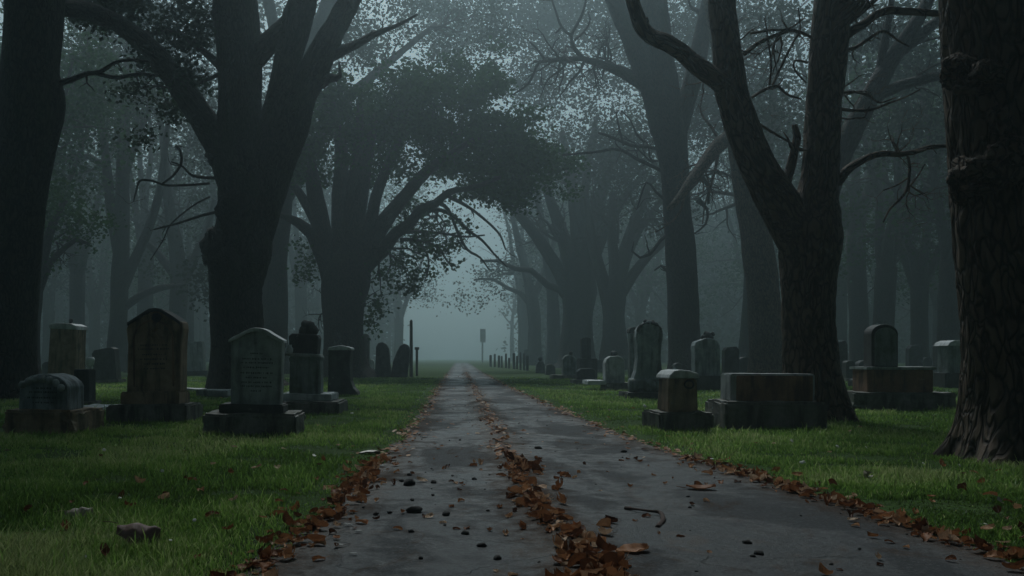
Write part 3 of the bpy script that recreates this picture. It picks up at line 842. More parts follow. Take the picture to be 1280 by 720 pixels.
for (cx, gp, w, tp, m_, l_, ar) in far_r:
    s = Stone('headstone', l_, cx, gp)
    if ar: s.slab('tablet', arch_pts(cx - w / 2, cx + w / 2, tp, gp, tp + w * .3, 8), .45, m_, y=.2, bevel=.03)
    else: s.slab('tablet', [(cx - w / 2, gp), (cx + w / 2, gp), (cx + w * .46, tp + 5), (cx + w * .3, tp), (cx - w * .3, tp + 1), (cx - w * .46, tp + 5)], .45, m_, y=.2, bevel=.03)
    if w > 8: s.box('base', cx - w * .75, cx + w * .75, gp - 4, gp, 1.0, S_base, y=.25)
# hazy row right of the road end: each a stone of its own
rs_ = random.Random(21)
for i in range(11):
    px_ = 614 + i * 4.6 + rs_.uniform(-1, 1); Y_ = 98 - i * 3.0
    g_ = VY + F / Y_; w = rs_.uniform(2.2, 3.6); h_ = rs_.uniform(15, 23) * (.75 + i * .03)
    s = Stone('headstone', 'slim hazy headstone in the distant row along the right verge', px_, g_, group='hazy distant headstones in a row along the right verge')
    s.slab('tablet', arch_pts(px_ - w / 2, px_ + w / 2, g_ - h_, g_, g_ - h_ + w * .5, 6), .35, S_dark, y=.2, bevel=.02)
s = Stone('sign_post', 'hazy post carrying a small square board near the far end of the road', 603, VY + F / 190, cat='sign post')
s.box('post', 602, 604, 428, s.gpy, .18, M_woodhazed, bevel=.01)
s.box('board', 600, 607, 411, 428, .1, M_woodhazed, y=-.15, bevel=.01)
#@@TREELIST
# ------------------------------------------------------------------ the trees
# far left trunk
make_tree('tree', 'very dark massive leaning trunk cut by the left edge of the picture', 22,
    trunk=[(-2, 499, 42), (2, 450, 38), (8, 380, 36), (16, 300, 35), (26, 220, 35), (34, 170, 36), (40, 130, 38), (38, 90, 34), (41, 40, 34), (42, 0, 34), (46, -80, 32), (40, -200, 28), (50, -330, 18)],
    limbs=[[(40, -60, 22), (80, -130, 18, 1), (150, -210, 13, 2), (220, -300, 7, 3)], [(36, -90, 20), (-40, -170, 16, -1), (-120, -240, 12, -2)]],
    twigs=[[(60, 108, 5), (88, 100, 3.8), (108, 92, 3.2), (125, 90, 3), (142, 79, 2.4), (160, 75, 2.2), (188, 77, 1.5)],
           [(118, 91, 2.8), (132, 95, 2.6), (148, 97, 2.5), (170, 93, 2.3), (198, 94, 1.8)]],
    burls=[(70, 128, 9, .0, (.8, .8, 1.4)), (60, 40, 12, 0, (.8, .8, 1.6))],
    flare=(.5, .5, 5, 1), seg=40, step=.22, ridge=.012, bark=M_bark,
    shade_blobs=[(-12, 22, 15, 5, 5, 2.6, 130), (-8, 18, 14, 5, 5, 2.4, 130), (-15, 14, 13, 6, 6, 3, 140), (-6, 10, 11.5, 5, 5, 2, 110), (-20, 22, 15, 6, 6, 3, 120), (-24, 32, 19, 7, 7, 3, 150), (-26, 14, 14, 7, 7, 3, 130)], leaf=(.28, 46, .6))  # unseen overhead leaf clumps added to shade the air near the camera
# big burled tree, left
make_tree('tree', 'big dark burled tree splitting into four stems, with one limb arching left', 28,
    trunk=[(304, 490, 42), (299, 465, 36), (296, 430, 32), (295, 395, 30), (295, 360, 30), (297, 335, 34), (300, 312, 37), (304, 292, 34), (307, 265, 32), (306, 235, 33), (300, 205, 30), (299, 170, 26), (299, 130, 25), (299, 80, 26), (297, 40, 27), (294, 0, 27), (291, -60, 24), (284, -140, 20), (275, -260, 12)],
    limbs=[[(312, 262, 26), (326, 222, 22), (338, 180, 19), (350, 125, 17), (360, 75, 17), (371, 30, 18), (380, -10, 16), (388, -80, 14, -1), (400, -200, 9, -2)],
           [(308, 305, 28), (326, 262, 25), (344, 215, 23), (360, 170, 21), (375, 128, 19), (392, 88, 17), (410, 52, 15), (428, 18, 13), (444, -15, 12), (468, -80, 10, 1), (500, -180, 6, 2)],
           [(294, 225, 22), (281, 192, 20), (266, 168, 17), (248, 140, 16), (232, 118, 15), (214, 93, 14), (196, 70, 13, -1), (176, 50, 12, -1.5), (150, 31, 11, -2), (118, 17, 11, -3), (84, 10, 10, -4), (44, 4, 9, -5)],
           [(300, 88, 15), (322, 66, 14), (345, 46, 13), (366, 24, 13), (386, -8, 12), (400, -60, 9)]],
    twigs=[[(404, 74, 9), (422, 66, 7), (446, 55, 5.5), (470, 42, 4), (498, 31, 2.6), (522, 18, 1.5)],
           [(394, 98, 8), (410, 97, 6), (420, 98, 5), (425, 95, 3), (424, 78, 1.2)],
           [(278, 84, 7), (262, 70, 5), (246, 57, 4), (226, 42, 3.4), (212, 38, 3), (192, 42, 2.6), (172, 36, 1.6)],
           [(276, 92, 3), (258, 100, 2.4), (236, 108, 2), (222, 114, 1.4)],
           [(276, 222, 2.2), (258, 222, 2), (240, 219, 1.8), (228, 208, 1.3), (214, 202, .9)],
           [(262, 229, 1.6), (238, 231, 1.6), (204, 231, 1.5), (216, 220, 1.6), (226, 205, 1.8), (226, 190, 1.8), (220, 182, 1.8)],
           [(204, 231, 1.4), (190, 226, 1.5), (175, 226, 1.5), (170, 240, 1.2), (167, 252, .8)],
           [(274, 264, 2), (250, 270, 1.8), (226, 278, 1.5), (208, 283, 1.3), (192, 287, .8)],
           [(262, 246, 1.2), (240, 258, 1.1), (214, 280, 1), (204, 300, .9), (188, 325, .6)]],
    burls=[(270, 310, 19, -.5, (.9, 1, 1.3)), (264, 324, 11, -.6, (1, 1, .8)), (283, 332, 17, -.8, (1, .8, 1.3)), (272, 196, 14, 0, (1, 1, 1.1)), (264, 188, 8, 0, (1, 1, .8)), (318, 232, 16, -.5, (.8, .7, 1.5)), (290, 262, 18, -.6, (1, .6, 1.4)), (318, 322, 14, -.6, (1, .7, 1.2)), (330, 300, 9, -.3, (.7, 1, 1.4)), (300, 348, 17, -.5, (1.2, .7, .6)),(411,98,6,0,(1.6,1,.8))],
    flare=(.6, .35, 5, .6), seg=64, step=.14, ridge=.03, rough=.09, bark=M_bark,
    blobs=[(150, 5, 60, 30, 34), (235, 30, 40, 38, 22), (200, 75, 30, 20, 8), (245, 95, 24, 18, 7), (170, 118, 18, 9, 3), (215, 135, 22, 10, 5, 1), (188, 172, 14, 7, 2, 1), (110, 0, 40, 14, 14)],
    shade_blobs=[(-8, 27, 17, 5, 5, 2.5, 190), (-11, 22, 16, 4, 4, 2.5, 120), (-6, 33, 19, 5, 5, 2, 170), (-12, 30, 18, 5, 5, 2, 150)], leaf=(.15, 60, .3), leafm=M_leaf2,  # out-of-frame canopy added to darken the near fog
    growths=[(400, -20, -.3, .6, 60, 4, 1, 0, 3), (230, 110, -.6, -.5, 60, 2.4, 2, .05, 2)])
# hazy stem behind it
make_tree('tree', 'plain hazy trunk just right of the burled tree, behind it', 56,
    trunk=[(344, 468, 24), (343, 455, 18), (343, 400, 16.5), (344, 340, 16), (347, 280, 16), (354, 220, 16), (364, 165, 15), (378, 110, 14), (396, 50, 12), (416, -10, 10), (440, -90, 6)],
    limbs=[[(352, 255, 10), (385, 200, 9, 1), (420, 140, 8, 2), (460, 100, 6, 3), (505, 62, 4, 4), (545, 30, 3, 5)], [(372, 120, 9), (350, 60, 8), (335, 0, 7), (320, -60, 5)]],
    seg=16, bark=M_bark, blobs=[(470, 10, 50, 40, 16, 4), (530, 30, 50, 34, 16, 5), (590, 12, 45, 26, 16, 5), (610, 48, 34, 18, 12, 5), (440, 60, 36, 22, 12, 3), (395, 20, 40, 34, 16, 2), (560, 70, 26, 12, 8, 5)], leaf=(.2, 66, .5), leafm=M_leaf2,
    growths=[(470, 90, .8, .2, 80, 2, 2, 0, 4), (540, 35, .8, -.1, 60, 1.8, 2, 0, 4)])
# the leafy tree
make_tree('tree', 'spreading green leafy tree with a fan of stems reaching over the road from the left', 46,
    trunk=[(431, 474, 36), (430, 460, 29), (430, 435, 26), (429, 410, 25), (429, 385, 26), (431, 362, 29), (436, 340, 28), (440, 318, 20), (446, 280, 11), (452, 240, 9), (460, 190, 7), (470, 140, 5)],
    limbs=[[(420, 362, 16), (412, 330, 14), (404, 295, 12), (397, 260, 11), (390, 222, 9), (380, 180, 7)],
           [(430, 345, 13), (426, 300, 11), (424, 255, 10), (427, 210, 9), (425, 165, 7)],
           [(444, 340, 14), (462, 305, 12), (482, 275, 10), (502, 250, 8, -1), (530, 218, 7, -2), (560, 195, 5, -3), (600, 170, 3, -4)],
           [(448, 345, 11), (464, 326, 9), (480, 312, 8.4), (494, 292, 7.4, -.6), (512, 280, 6.8, -1), (526, 262, 6, -2), (545, 254, 5, -2.5), (562, 240, 4.2, -3), (592, 234, 3, -4), (625, 222, 2, -5)],
           [(446, 325, 10), (462, 285, 8), (470, 245, 7), (486, 205, 6), (505, 165, 5), (520, 125, 4)],
           [(436, 325, 9), (436, 270, 8), (442, 225, 7), (448, 175, 6), (450, 130, 4)],
           [(416, 355, 10), (402, 318, 9), (388, 290, 8), (372, 278, 6), (356, 270, 4), (340, 268, 2.5)],
           [(405, 300, 7), (386, 262, 6), (372, 238, 5), (358, 225, 3)]],
    twigs=[[(520, 272, 4), (544, 262, 3), (566, 270, 2.4), (585, 288, 2), (602, 300, 1.7), (618, 318, 1.3), (634, 334, .8)],
           [(545, 252, 3), (560, 262, 2.4), (572, 290, 2), (584, 312, 1.8), (600, 322, 1.4), (612, 338, .8)],
           [(500, 300, 3), (520, 300, 2.2), (545, 308, 1.8), (558, 325, 1.2), (566, 336, .7)],
           [(505, 290, 3), (530, 290, 2.2), (555, 292, 1.8), (580, 296, 1.5), (606, 294, 1)],
           [(520, 300, 2), (534, 318, 1.6), (535, 338, 1.2), (531, 350, .7)],
           [(560, 245, 3), (590, 262, 2), (622, 290, 1.5), (632, 312, 1)]],
    blobs=[(620, 165, 40, 22, 26, -4), (650, 195, 34, 20, 20, -4), (600, 205, 44, 18, 18, -3), (570, 120, 46, 24, 26, -3), (610, 110, 26, 16, 8, -3), (545, 160, 44, 22, 22, -2), (500, 135, 40, 24, 16, -1), (470, 175, 40, 20, 14), (430, 160, 34, 18, 12), (415, 200, 36, 18, 12), (470, 215, 40, 12, 8),
           (640, 240, 26, 14, 10, -4), (676, 200, 20, 22, 9, -5), (655, 150, 22, 12, 5, -4), (520, 205, 40, 18, 12, -2), (392, 215, 30, 16, 7), (580, 235, 30, 12, 6, -3), (645, 262, 12, 8, 2, -4), (530, 100, 24, 12, 5, -2),
           (490, 340, 34, 14, 6), (504, 358, 22, 10, 4, -1), (472, 378, 14, 18, 3), (385, 320, 18, 18, 4), (380, 350, 12, 12, 2), (462, 405, 10, 12, 2)],
    growths=[(470, 310, .9, 0, 90, 2.4, 2, .02, 4), (540, 258, .8, -.6, 70, 1.8, 2, .1, 3), (420, 380, -.7, .3, 45, 1.5, 2, 0, 3), (450, 380, .8, .2, 40, 1.6, 2, .03, 2),
             (600, 172, .8, .1, 80, 3, 3, .02, 3), (560, 195, .5, .5, 80, 3, 3, 0, 3), (500, 165, .4, .8, 70, 3, 3, 0, 4), (520, 125, .7, .4, 70, 2.4, 3, 0, 2), (425, 165, -.1, .9, 60, 2.4, 3, 0, 3), (390, 200, -.5, .4, 60, 2.4, 3, 0, 3), (455, 190, .1, .9, 60, 2.4, 3, 0, 3), (620, 222, .9, -.2, 50, 2, 3, .03, 2)],
    tipleaf=5.5, flare=(.7, .4, 5, 1.4), seg=28, step=.4, ridge=.02, leaf=(.2, 54, .32), bark=M_bark)
# forked tree, mid right
make_tree('tree', 'tall hazy forked tree with a bare crooked branch reaching left over the road', 42,
    trunk=[(860, 477, 30), (858, 462, 23), (856, 430, 20), (855, 390, 19), (852, 340, 19), (849, 300, 18), (846, 260, 17), (842, 215, 17), (838, 180, 19), (832, 150, 21), (828, 110, 20), (824, 70, 18), (820, 30, 17), (817, 0, 16), (812, -70, 13), (806, -160, 8)],
    limbs=[[(830, 165, 16), (818, 120, 15), (803, 82, 14), (789, 48, 12), (774, 15, 11), (760, -20, 10), (735, -90, 7), (700, -170, 4)],
           [(842, 185, 14), (851, 150, 12), (862, 115, 11), (872, 75, 11), (880, 35, 10), (886, 0, 9), (896, -80, 7), (905, -160, 4)],
           [(812, 108, 10), (796, 100, 8), (780, 91, 7), (762, 84, 5.5), (745, 78, 4.5), (728, 73, 3.6), (708, 74, 3), (685, 76, 2.2)]],
    twigs=[[(728, 73, 3), (718, 60, 2.5), (714, 45, 2.2), (722, 30, 2), (730, 12, 1.7), (734, -10, 1.2)],
           [(714, 45, 2), (702, 34, 1.7), (696, 18, 1.4), (690, 0, 1.2)],
           [(718, 50, 1.8), (730, 40, 1.6), (738, 25, 1.2), (735, 15, .8)],
           [(690, 76, 2.2), (674, 78, 2), (668, 90, 1.8), (660, 105, 1.6), (648, 114, 1.2), (638, 120, .8)],
           [(700, 75, 1.8), (698, 90, 1.6), (694, 102, 1.2), (702, 96, .8)],
           [(682, 76, 2), (672, 62, 1.5), (662, 52, 1)],
           [(730, 76, 2), (724, 90, 1.8), (712, 102, 1.6), (706, 112, 1.1), (696, 125, .6)],
           [(745, 80, 1.6), (750, 62, 1.4), (758, 50, 1.2), (762, 46, .8)],
           [(756, 82, 2), (752, 98, 1.2), (748, 92, .8)],
           [(790, 98, 2), (770, 82, 1.6), (756, 74, 1.3), (742, 70, 1)],
           [(806, 178, 1.6), (796, 168, 1.4), (788, 150, 1), (776, 138, .7)],
           [(842, 222, 2.6), (816, 208, 2.2), (798, 200, 2), (778, 188, 2), (766, 186, 1.8), (745, 190, 1.7), (722, 192, 1.5), (702, 194, 1.1)],
           [(836, 190, 2.4), (812, 184, 2.2), (790, 182, 2), (766, 172, 1.8), (748, 166, 1.4)],
           [(780, 182, 1.5), (774, 160, 1.3), (770, 140, 1)],
           [(848, 285, 3), (838, 292, 2.4), (826, 300, 2.2), (812, 318, 2), (800, 322, 1.6), (790, 314, 1.2), (792, 302, .9)],
           [(838, 256, 2.2), (820, 240, 1.6), (808, 228, 1.3), (796, 262, .8)],
           [(850, 344, 2.4), (835, 340, 2), (826, 332, 1.7), (818, 338, 1)],
           [(872, 250, 4), (884, 262, 2), (882, 280, 1.4), (868, 292, 1)],
           [(870, 212, 3), (884, 232, 2), (886, 255, 1.4)]],
    growths=[(710, 74, -.6, -.4, 60, 1.8, 3, .05, 5), (745, 80, -.2, -.9, 45, 1.5, 2, .02, 4), (760, 82, .1, .9, 60, 1.6, 2, 0, 4), (820, 205, -.7, .3, 60, 1.5, 2, 0, 3), (868, 220, .5, -.2, 60, 2, 2, .05, 4), (700, 75, -.3, .5, 50, 1.6, 2, -.02, 3), (820, 60, -.5, .6, 80, 2.5, 2, 0, 2), (885, 20, .4, .6, 90, 3, 2, 0, 3), (770, -10, -.5, .5, 100, 3, 2, 0, 2)],
    flare=(.6, .3, 5, .2), seg=24, step=.4, ridge=.015, bark=M_bark)
# leaning trunk behind the forked foreground tree
make_tree('tree', 'stout trunk leaning left, standing just behind the forked foreground tree', 36,
    trunk=[(962, 480, 30), (960, 462, 24), (959, 425, 22), (956, 385, 21), (952, 345, 20), (946, 300, 19), (938, 250, 18), (930, 205, 16), (921, 160, 15), (912, 110, 14), (902, 60, 12), (890, 0, 10), (880, -80, 7)],
    limbs=[[(920, 165, 8), (898, 182, 9, -1), (880, 205, 8, -1.5), (866, 225, 7, -2), (850, 246, 5, -2.4), (836, 262, 3, -2.6)]],
    twigs=[[(898, 190, 2.4), (894, 212, 1.8), (888, 235, 1.5), (882, 252, 1.1), (878, 280, .7)], [(900, 178, 2.4), (890, 160, 1.8), (876, 140, 1.2), (880, 110, .8)],
           [(856, 240, 2, -2.4), (850, 265, 1.6, -2.4), (836, 280, 1.3, -2.4), (820, 290, 1, -2.4)]],
    seg=24, step=.35, ridge=.02, flare=(.5, .3, 4, 2), bark=M_bark2,
    growths=[(880, 205, -.4, -.5, 50, 1.8, 2, .1, 4), (905, 80, .6, .5, 80, 2.4, 2, 0, 3)])
# forked foreground tree
make_tree('tree', 'large brown forked tree with ridged bark behind the long low headstone', 14.5,
    trunk=[(1018, 528, 46), (1017, 505, 38), (1014, 470, 33), (1012, 430, 31), (1011, 390, 31), (1011, 350, 33), (1012, 318, 37), (1014, 290, 38), (1018, 262, 30), (1023, 235, 24), (1026, 200, 22), (1029, 150, 21), (1032, 100, 21), (1036, 60, 22), (1041, 0, 21), (1046, -80, 20), (1052, -200, 17), (1060, -360, 12)],
    limbs=[[(1000, 305, 26), (985, 275, 26), (966, 243, 24), (948, 210, 22), (933, 175, 21), (922, 140, 20), (914, 108, 19), (909, 60, 17), (904, 20, 16), (900, -30, 16), (890, -120, 14, .4), (870, -260, 10, .8)],
           [(916, 118, 14), (902, 104, 12, -.1), (885, 92, 11, -.2), (868, 80, 10.5, -.3), (850, 64, 10, -.4), (832, 53, 10, -.5), (814, 46, 9.5, -.5), (802, 32, 9, -.6), (794, 12, 8.5, -.6), (786, -20, 8, -.7), (770, -90, 6, -.8), (740, -170, 3, -1)],
           [(1036, 40, 12), (1056, 20, 9, -.3), (1078, -6, 8, -.6), (1110, -60, 6, -1), (1160, -120, 4, -1.5)]],
    twigs=[[(1046, 228, 7), (1058, 214, 6), (1072, 204, 5), (1088, 196, 4.4), (1104, 192, 4), (1124, 193, 3.6), (1142, 190, 3.4), (1164, 184, 3), (1192, 182, 2.4)],
           [(1134, 192, 2), (1137, 206, 1.8), (1136, 226, 1.8), (1132, 240, 1.6), (1122, 252, 1.5), (1112, 262, 1.3), (1104, 278, .9)],
           [(1136, 222, 1.2), (1120, 232, 1), (1104, 238, .8)],
           [(1134, 236, 1.2), (1146, 222, 1), (1156, 205, .7)],
           [(1134, 238, 1.1), (1144, 244, .9), (1160, 240, .6)],
           [(1052, 48, 7), (1066, 38, 6), (1080, 30, 5.4), (1096, 18, 5), (1112, 13, 5), (1130, 14, 5), (1150, 15, 4.6), (1172, 17, 4), (1192, 20, 3)],
           [(1050, 32, 6), (1066, 22, 5), (1082, 10, 4), (1098, -4, 3)],
           [(1050, 64, 3), (1068, 60, 2.4), (1084, 50, 2), (1104, 39, 1.7), (1122, 50, 1.4), (1136, 58, 1)],
           [(1048, 136, 2.4), (1068, 138, 2), (1090, 137, 1.8), (1108, 130, 1.5), (1130, 122, 1.2), (1150, 112, .9)],
           [(1046, 116, 2.2), (1070, 115, 1.8), (1086, 120, 1.5), (1100, 128, 1.2), (1120, 122, .9)],
           [(972, 246, 9), (983, 226, 7), (989, 206, 6), (993, 188, 5.4), (996, 172, 5), (993, 156, 3.4)],
           [(940, 122, 2), (956, 112, 2), (972, 108, 1.8), (984, 118, 1.6), (1002, 124, 1.3)],
           [(966, 106, 1.8), (978, 80, 1.6), (992, 52, 1.4), (1000, 38, 1.2), (998, 10, .8)],
           [(962, 106, 1.5), (964, 80, 1.3), (960, 50, 1.1), (956, 22, .8)],
           [(930, 68, 3), (948, 54, 2.6), (970, 44, 2.4), (992, 38, 2.2), (1014, 46, 2)],
           [(938, 42, 1.8), (960, 38, 1.6), (985, 36, 1.3), (1004, 24, 1)],
           [(950, 156, 2), (970, 168, 1.6), (994, 182, 1.2)],
           [(1010, 78, 1.6), (994, 76, 1.4), (994, 88, 1.2), (1008, 104, .9)]],
    burls=[(1046, 70, 10, 0, (.7, .8, 1.2)), (958, 262, 9, -.1, (.8, .6, 1.2)), (990, 290, 16, -.3, (1, .6, 1)), (1020, 285, 14, -.35, (1, .5, 1.2)), (804, 30, 8, -.6, (.8, .8, 1.2)), (902, 108, 10, -.1, (1, .8, .8))],
    flare=(.38, .62, 4, 2.6), seg=96, step=.045, ridge=.016, bark=M_bark2, rough=.05, twig_seg=7,
    growths=[(890, 90, -.5, -.7, 40, 1.8, 2, .05, 2), (1046, 150, .8, .1, 45, 1.5, 1, 0, 3), (1046, 30, .8, .4, 90, 2.4, 2, 0, 3), (1120, 192, .4, .5, 50, 1.3, 2, 0, 4), (1046, 110, .9, -.2, 60, 1.5, 2, 0, 3), (975, 45, -.3, -.7, 60, 1.5, 2, 0, 4), (1136, 230, .1, -.8, 40, 1.2, 2, .05, 3), (905, 60, .7, .4, 60, 1.8, 2, 0, 3)],
    shade_blobs=[(7.5, 14, 12, 3.5, 4, 1.8, 100), (10, 15, 13, 5, 5, 2, 120), (12, 24, 17, 6, 6, 2.4, 140), (11, 20, 16, 4, 5, 2.2, 60)], leaf=(.28, 46, .55))  # leaf clumps above the frame, added for shade
# hazy tree behind it with the slanting limbs
make_tree('tree', 'hazy tree behind the forked foreground tree, its slanting limbs rising to the right', 30,
    trunk=[(1020, 487, 26), (1020, 460, 20), (1020, 400, 18), (1021, 330, 17), (1026, 270, 16), (1038, 225, 15), (1052, 190, 14), (1068, 158, 13), (1084, 128, 12), (1098, 102, 12), (1112, 78, 11), (1130, 52, 9), (1148, 24, 8), (1165, -10, 7), (1190, -70, 4)],
    limbs=[[(1085, 128, 8), (1105, 116, 7), (1128, 106, 6.5), (1155, 99, 6), (1190, 92, 5), (1240, 84, 3)], [(1112, 74, 7), (1134, 58, 7), (1158, 38, 6.5), (1185, 12, 6), (1220, -30, 4)], [(1098, 100, 6), (1104, 60, 5), (1112, 20, 4), (1118, -30, 3)]],
    seg=18, step=.4, twigs=[[(1140, 58, 2), (1160, 50, 1.6), (1190, 44, 1)], [(1130, 108, 1.8), (1160, 86, 1.4), (1186, 74, 1)]],
    growths=[(1130, 105, .7, -.4, 60, 1.4, 2, 0, 4), (1110, 60, -.3, .8, 60, 1.6, 2, 0, 4)], bark=M_bark,
    blobs=[(1120, 60, 80, 54, 26, 16), (1170, 150, 60, 50, 18, 18), (1090, 20, 60, 40, 18, 17), (1110, 165, 60, 40, 16, 19), (980, 40, 70, 60, 22, 20), (980, 130, 50, 40, 10, 22)], leaf=(.26, 56, .6), leafm=M_leaf2)
# massive right-hand trunk
make_tree('tree', 'massive deeply furrowed brown trunk with burls and spreading roots at the right edge', 9.0,
    trunk=[(1276, 577, 72), (1275, 540, 66), (1274, 480, 63), (1273, 420, 62), (1270, 350, 64), (1267, 290, 67), (1266, 230, 68), (1266, 170, 69), (1264, 110, 71), (1262, 50, 73), (1261, 0, 75), (1260, -80, 74), (1264, -220, 64), (1270, -420, 48), (1275, -640, 30)],
    limbs=[[(1230, -60, 40), (1180, -140, 32, .5), (1110, -240, 24, 1), (1020, -360, 14, 2)], [(1290, -80, 36), (1360, -180, 30, .4), (1450, -320, 18, .8)]],
    burls=[(1202, 90, 23, -.18, (1, 1, .95)), (1236, 92, 20, -.46, (1, .8, .8)), (1190, 98, 12, -.08, (1, .9, 1)), (1216, 110, 16, -.36, (1.3, .9, .6)), (1206, 222, 21, -.24, (.9, 1, 1.2)), (1234, 212, 20, -.48, (1.4, .7, .8)), (1200, 242, 13, -.18, (.8, .9, 1)), (1262, 200, 24, -.54, (1.2, .5, 1.2)), (1226, 236, 12, -.46, (1.6, .8, .6)), (1250, 150, 14, -.5, (1, .5, 1.4))],
    flare=(.30, 1.05, 6, 2.2), seg=200, step=.03, ridge=.022, bark=M_bark2, rough=.045,
    shade_blobs=[(8.5, 7, 10.5, 5, 4, 1.8, 130), (2, 5, 11, 6, 5, 2, 150), (-5, 1, 11, 6, 6, 2, 140), (7, -3, 11, 6, 6, 2, 140), (13, 9, 11, 5, 5, 2, 110), (18, 14, 13, 6, 6, 2.5, 140), (20, 27, 18, 7, 7, 3, 150), (-12, 6, 11, 6, 5, 2, 120)], leaf=(.28, 46, .55))  # added canopy out of view, spread over the camera to block skylight
# hazy fan-shaped trees down the right of the avenue
make_tree('tree', 'hazy fan shaped tree with many rising stems, left one of the two beside the road', 84,
    trunk=[(722, 463, 30), (722, 452, 23), (722, 420, 20), (722, 390, 19), (724, 362, 22), (728, 335, 16), (735, 300, 9), (745, 260, 7), (760, 215, 5), (780, 170, 3)],
    limbs=[[(716, 372, 12), (702, 345, 9), (686, 318, 8), (668, 292, 7), (648, 268, 6), (625, 248, 4), (600, 235, 3)],
           [(720, 365, 12), (712, 325, 10), (700, 285, 8), (686, 245, 6), (668, 205, 5), (650, 170, 3)],
           [(724, 360, 12), (722, 310, 9), (718, 260, 7), (712, 210, 6), (702, 165, 4)],
           [(728, 360, 12), (742, 320, 9), (760, 280, 7), (782, 245, 5), (806, 215, 3)],
           [(726, 358, 10), (734, 315, 8), (748, 270, 6), (758, 225, 5), (772, 180, 3)],
           [(716, 380, 7), (700, 362, 5), (684, 356, 4.4), (664, 338, 3.6), (644, 336, 3), (622, 326, 2.2), (600, 326, 1.4)],
           [(724, 355, 8), (728, 305, 7), (730, 255, 6), (735, 205, 5), (745, 150, 3)]],
    growths=[(700, 300, -.6, .7, 90, 2, 2, 0, 8), (740, 290, .4, .9, 90, 2, 2, 0, 8), (720, 250, 0, 1, 90, 2, 2, 0, 6)], seg=12, step=1, flare=(1, .4, 4, 1), bark=M_bark,
    blobs=[(700, 180, 70, 44, 10), (770, 170, 50, 46, 10), (650, 220, 46, 36, 5), (740, 30, 90, 44, 28), (830, 60, 70, 60, 18), (650, 20, 60, 50, 24), (700, 100, 70, 36, 18), (570, 30, 50, 40, 18)], leaf=(.3, 240, 1.5), leafm=M_leaf2)
make_tree('tree', 'hazy fan shaped tree, right one of the two, nearer the tall forked trunk', 76,
    trunk=[(768, 464, 24), (768, 450, 19), (768, 420, 15), (767, 395, 14), (767, 372, 16), (774, 340, 9), (786, 300, 8), (800, 260, 6), (815, 220, 4)],
    limbs=[[(762, 380, 10), (752, 345, 8), (742, 310, 7), (736, 270, 5), (730, 230, 3)], [(768, 372, 9), (768, 330, 7), (764, 285, 6), (766, 240, 4)], [(772, 372, 9), (790, 345, 7), (812, 318, 5), (835, 300, 3)], [(770, 370, 8), (782, 325, 7), (800, 285, 5), (828, 250, 3)]],
    growths=[(770, 300, 0, 1, 90, 2, 2, 0, 8), (800, 280, .6, .8, 70, 2, 2, 0, 5)], seg=12, step=1, flare=(1, .4, 4, 2), bark=M_bark,
    blobs=[(790, 200, 50, 44, 14), (820, 250, 34, 30, 6), (880, 130, 70, 50, 18), (900, 60, 80, 70, 30), (820, 10, 80, 50, 22), (930, 150, 60, 60, 16)], leaf=(.3, 220, 1.5), leafm=M_leaf2)
make_tree('tree', 'faint slender tree with drooping leaves overhanging the far road end from the right', 112,
    trunk=[(668, 458, 12), (668, 440, 9), (668, 410, 8), (666, 380, 8), (660, 350, 6), (650, 310, 5), (640, 270, 3)],
    limbs=[[(666, 385, 4), (650, 366, 3), (634, 360, 2.4), (616, 349, 2), (592, 350, 1.2)], [(668, 370, 5), (684, 330, 4), (696, 290, 3)]],
    growths=[(640, 340, -.8, .2, 50, 1.2, 2, 0, 5)], seg=10, step=1, bark=M_bark,
    blobs=[(600, 362, 34, 20, 9), (632, 345, 36, 24, 9), (585, 380, 16, 10, 3), (660, 320, 40, 30, 8), (612, 335, 26, 16, 5)], leaf=(.3, 34, .8), leafm=M_leaf2)
make_tree('tree', 'faint straight tree between the slender overhanging one and the left fan shaped one', 100,
    trunk=[(692, 459, 12), (692, 440, 9), (692, 400, 8), (690, 360, 7), (684, 320, 6), (676, 270, 4), (670, 220, 3)],
    limbs=[[(690, 370, 5), (702, 330, 4), (706, 290, 3)]], growths=[(684, 310, -.2, .9, 80, 1.5, 2, 0, 6)], seg=10, step=1, bark=M_bark,
    blobs=[(680, 250, 46, 40, 9)], leaf=(.3, 30, .9), leafm=M_leaf2)
# hazy trees on the left
make_tree('tree', 'hazy slim multi stemmed tree seen through the gap between the two left trunks', 66,
    trunk=[(146, 465, 17), (146, 440, 13), (148, 400, 11), (150, 350, 11), (152, 300, 10), (153, 250, 9), (154, 200, 8), (156, 140, 7), (160, 80, 5), (166, 10, 4)],
    limbs=[[(148, 370, 9), (166, 330, 7), (184, 290, 6), (198, 245, 5), (206, 190, 4), (212, 130, 3)], [(150, 330, 7), (140, 270, 7), (134, 215, 6), (128, 160, 5), (118, 100, 4), (106, 40, 3)],
           [(148, 390, 6), (172, 372, 5), (200, 360, 4), (232, 356, 2)], [(134, 210, 4), (112, 196, 4), (90, 196, 3), (70, 205, 2)], [(153, 230, 5), (170, 180, 4), (190, 130, 3), (215, 80, 2)]],
    growths=[(128, 150, -.3, .8, 80, 1.8, 2, 0, 6), (170, 170, .4, .8, 80, 1.8, 2, 0, 6), (110, 90, 0, .8, 60, 1.6, 2, 0, 5)], seg=12, step=.8, bark=M_bark,
    blobs=[(110, 80, 56, 50, 22), (160, 60, 60, 50, 22), (205, 130, 46, 50, 14), (120, 150, 46, 36, 10), (220, 50, 60, 50, 24), (120, 10, 70, 40, 22), (260, 160, 50, 60, 14), (240, 0, 70, 40, 20), (80, 200, 40, 30, 6)], leaf=(.26, 130, .9), leafm=M_leaf2)
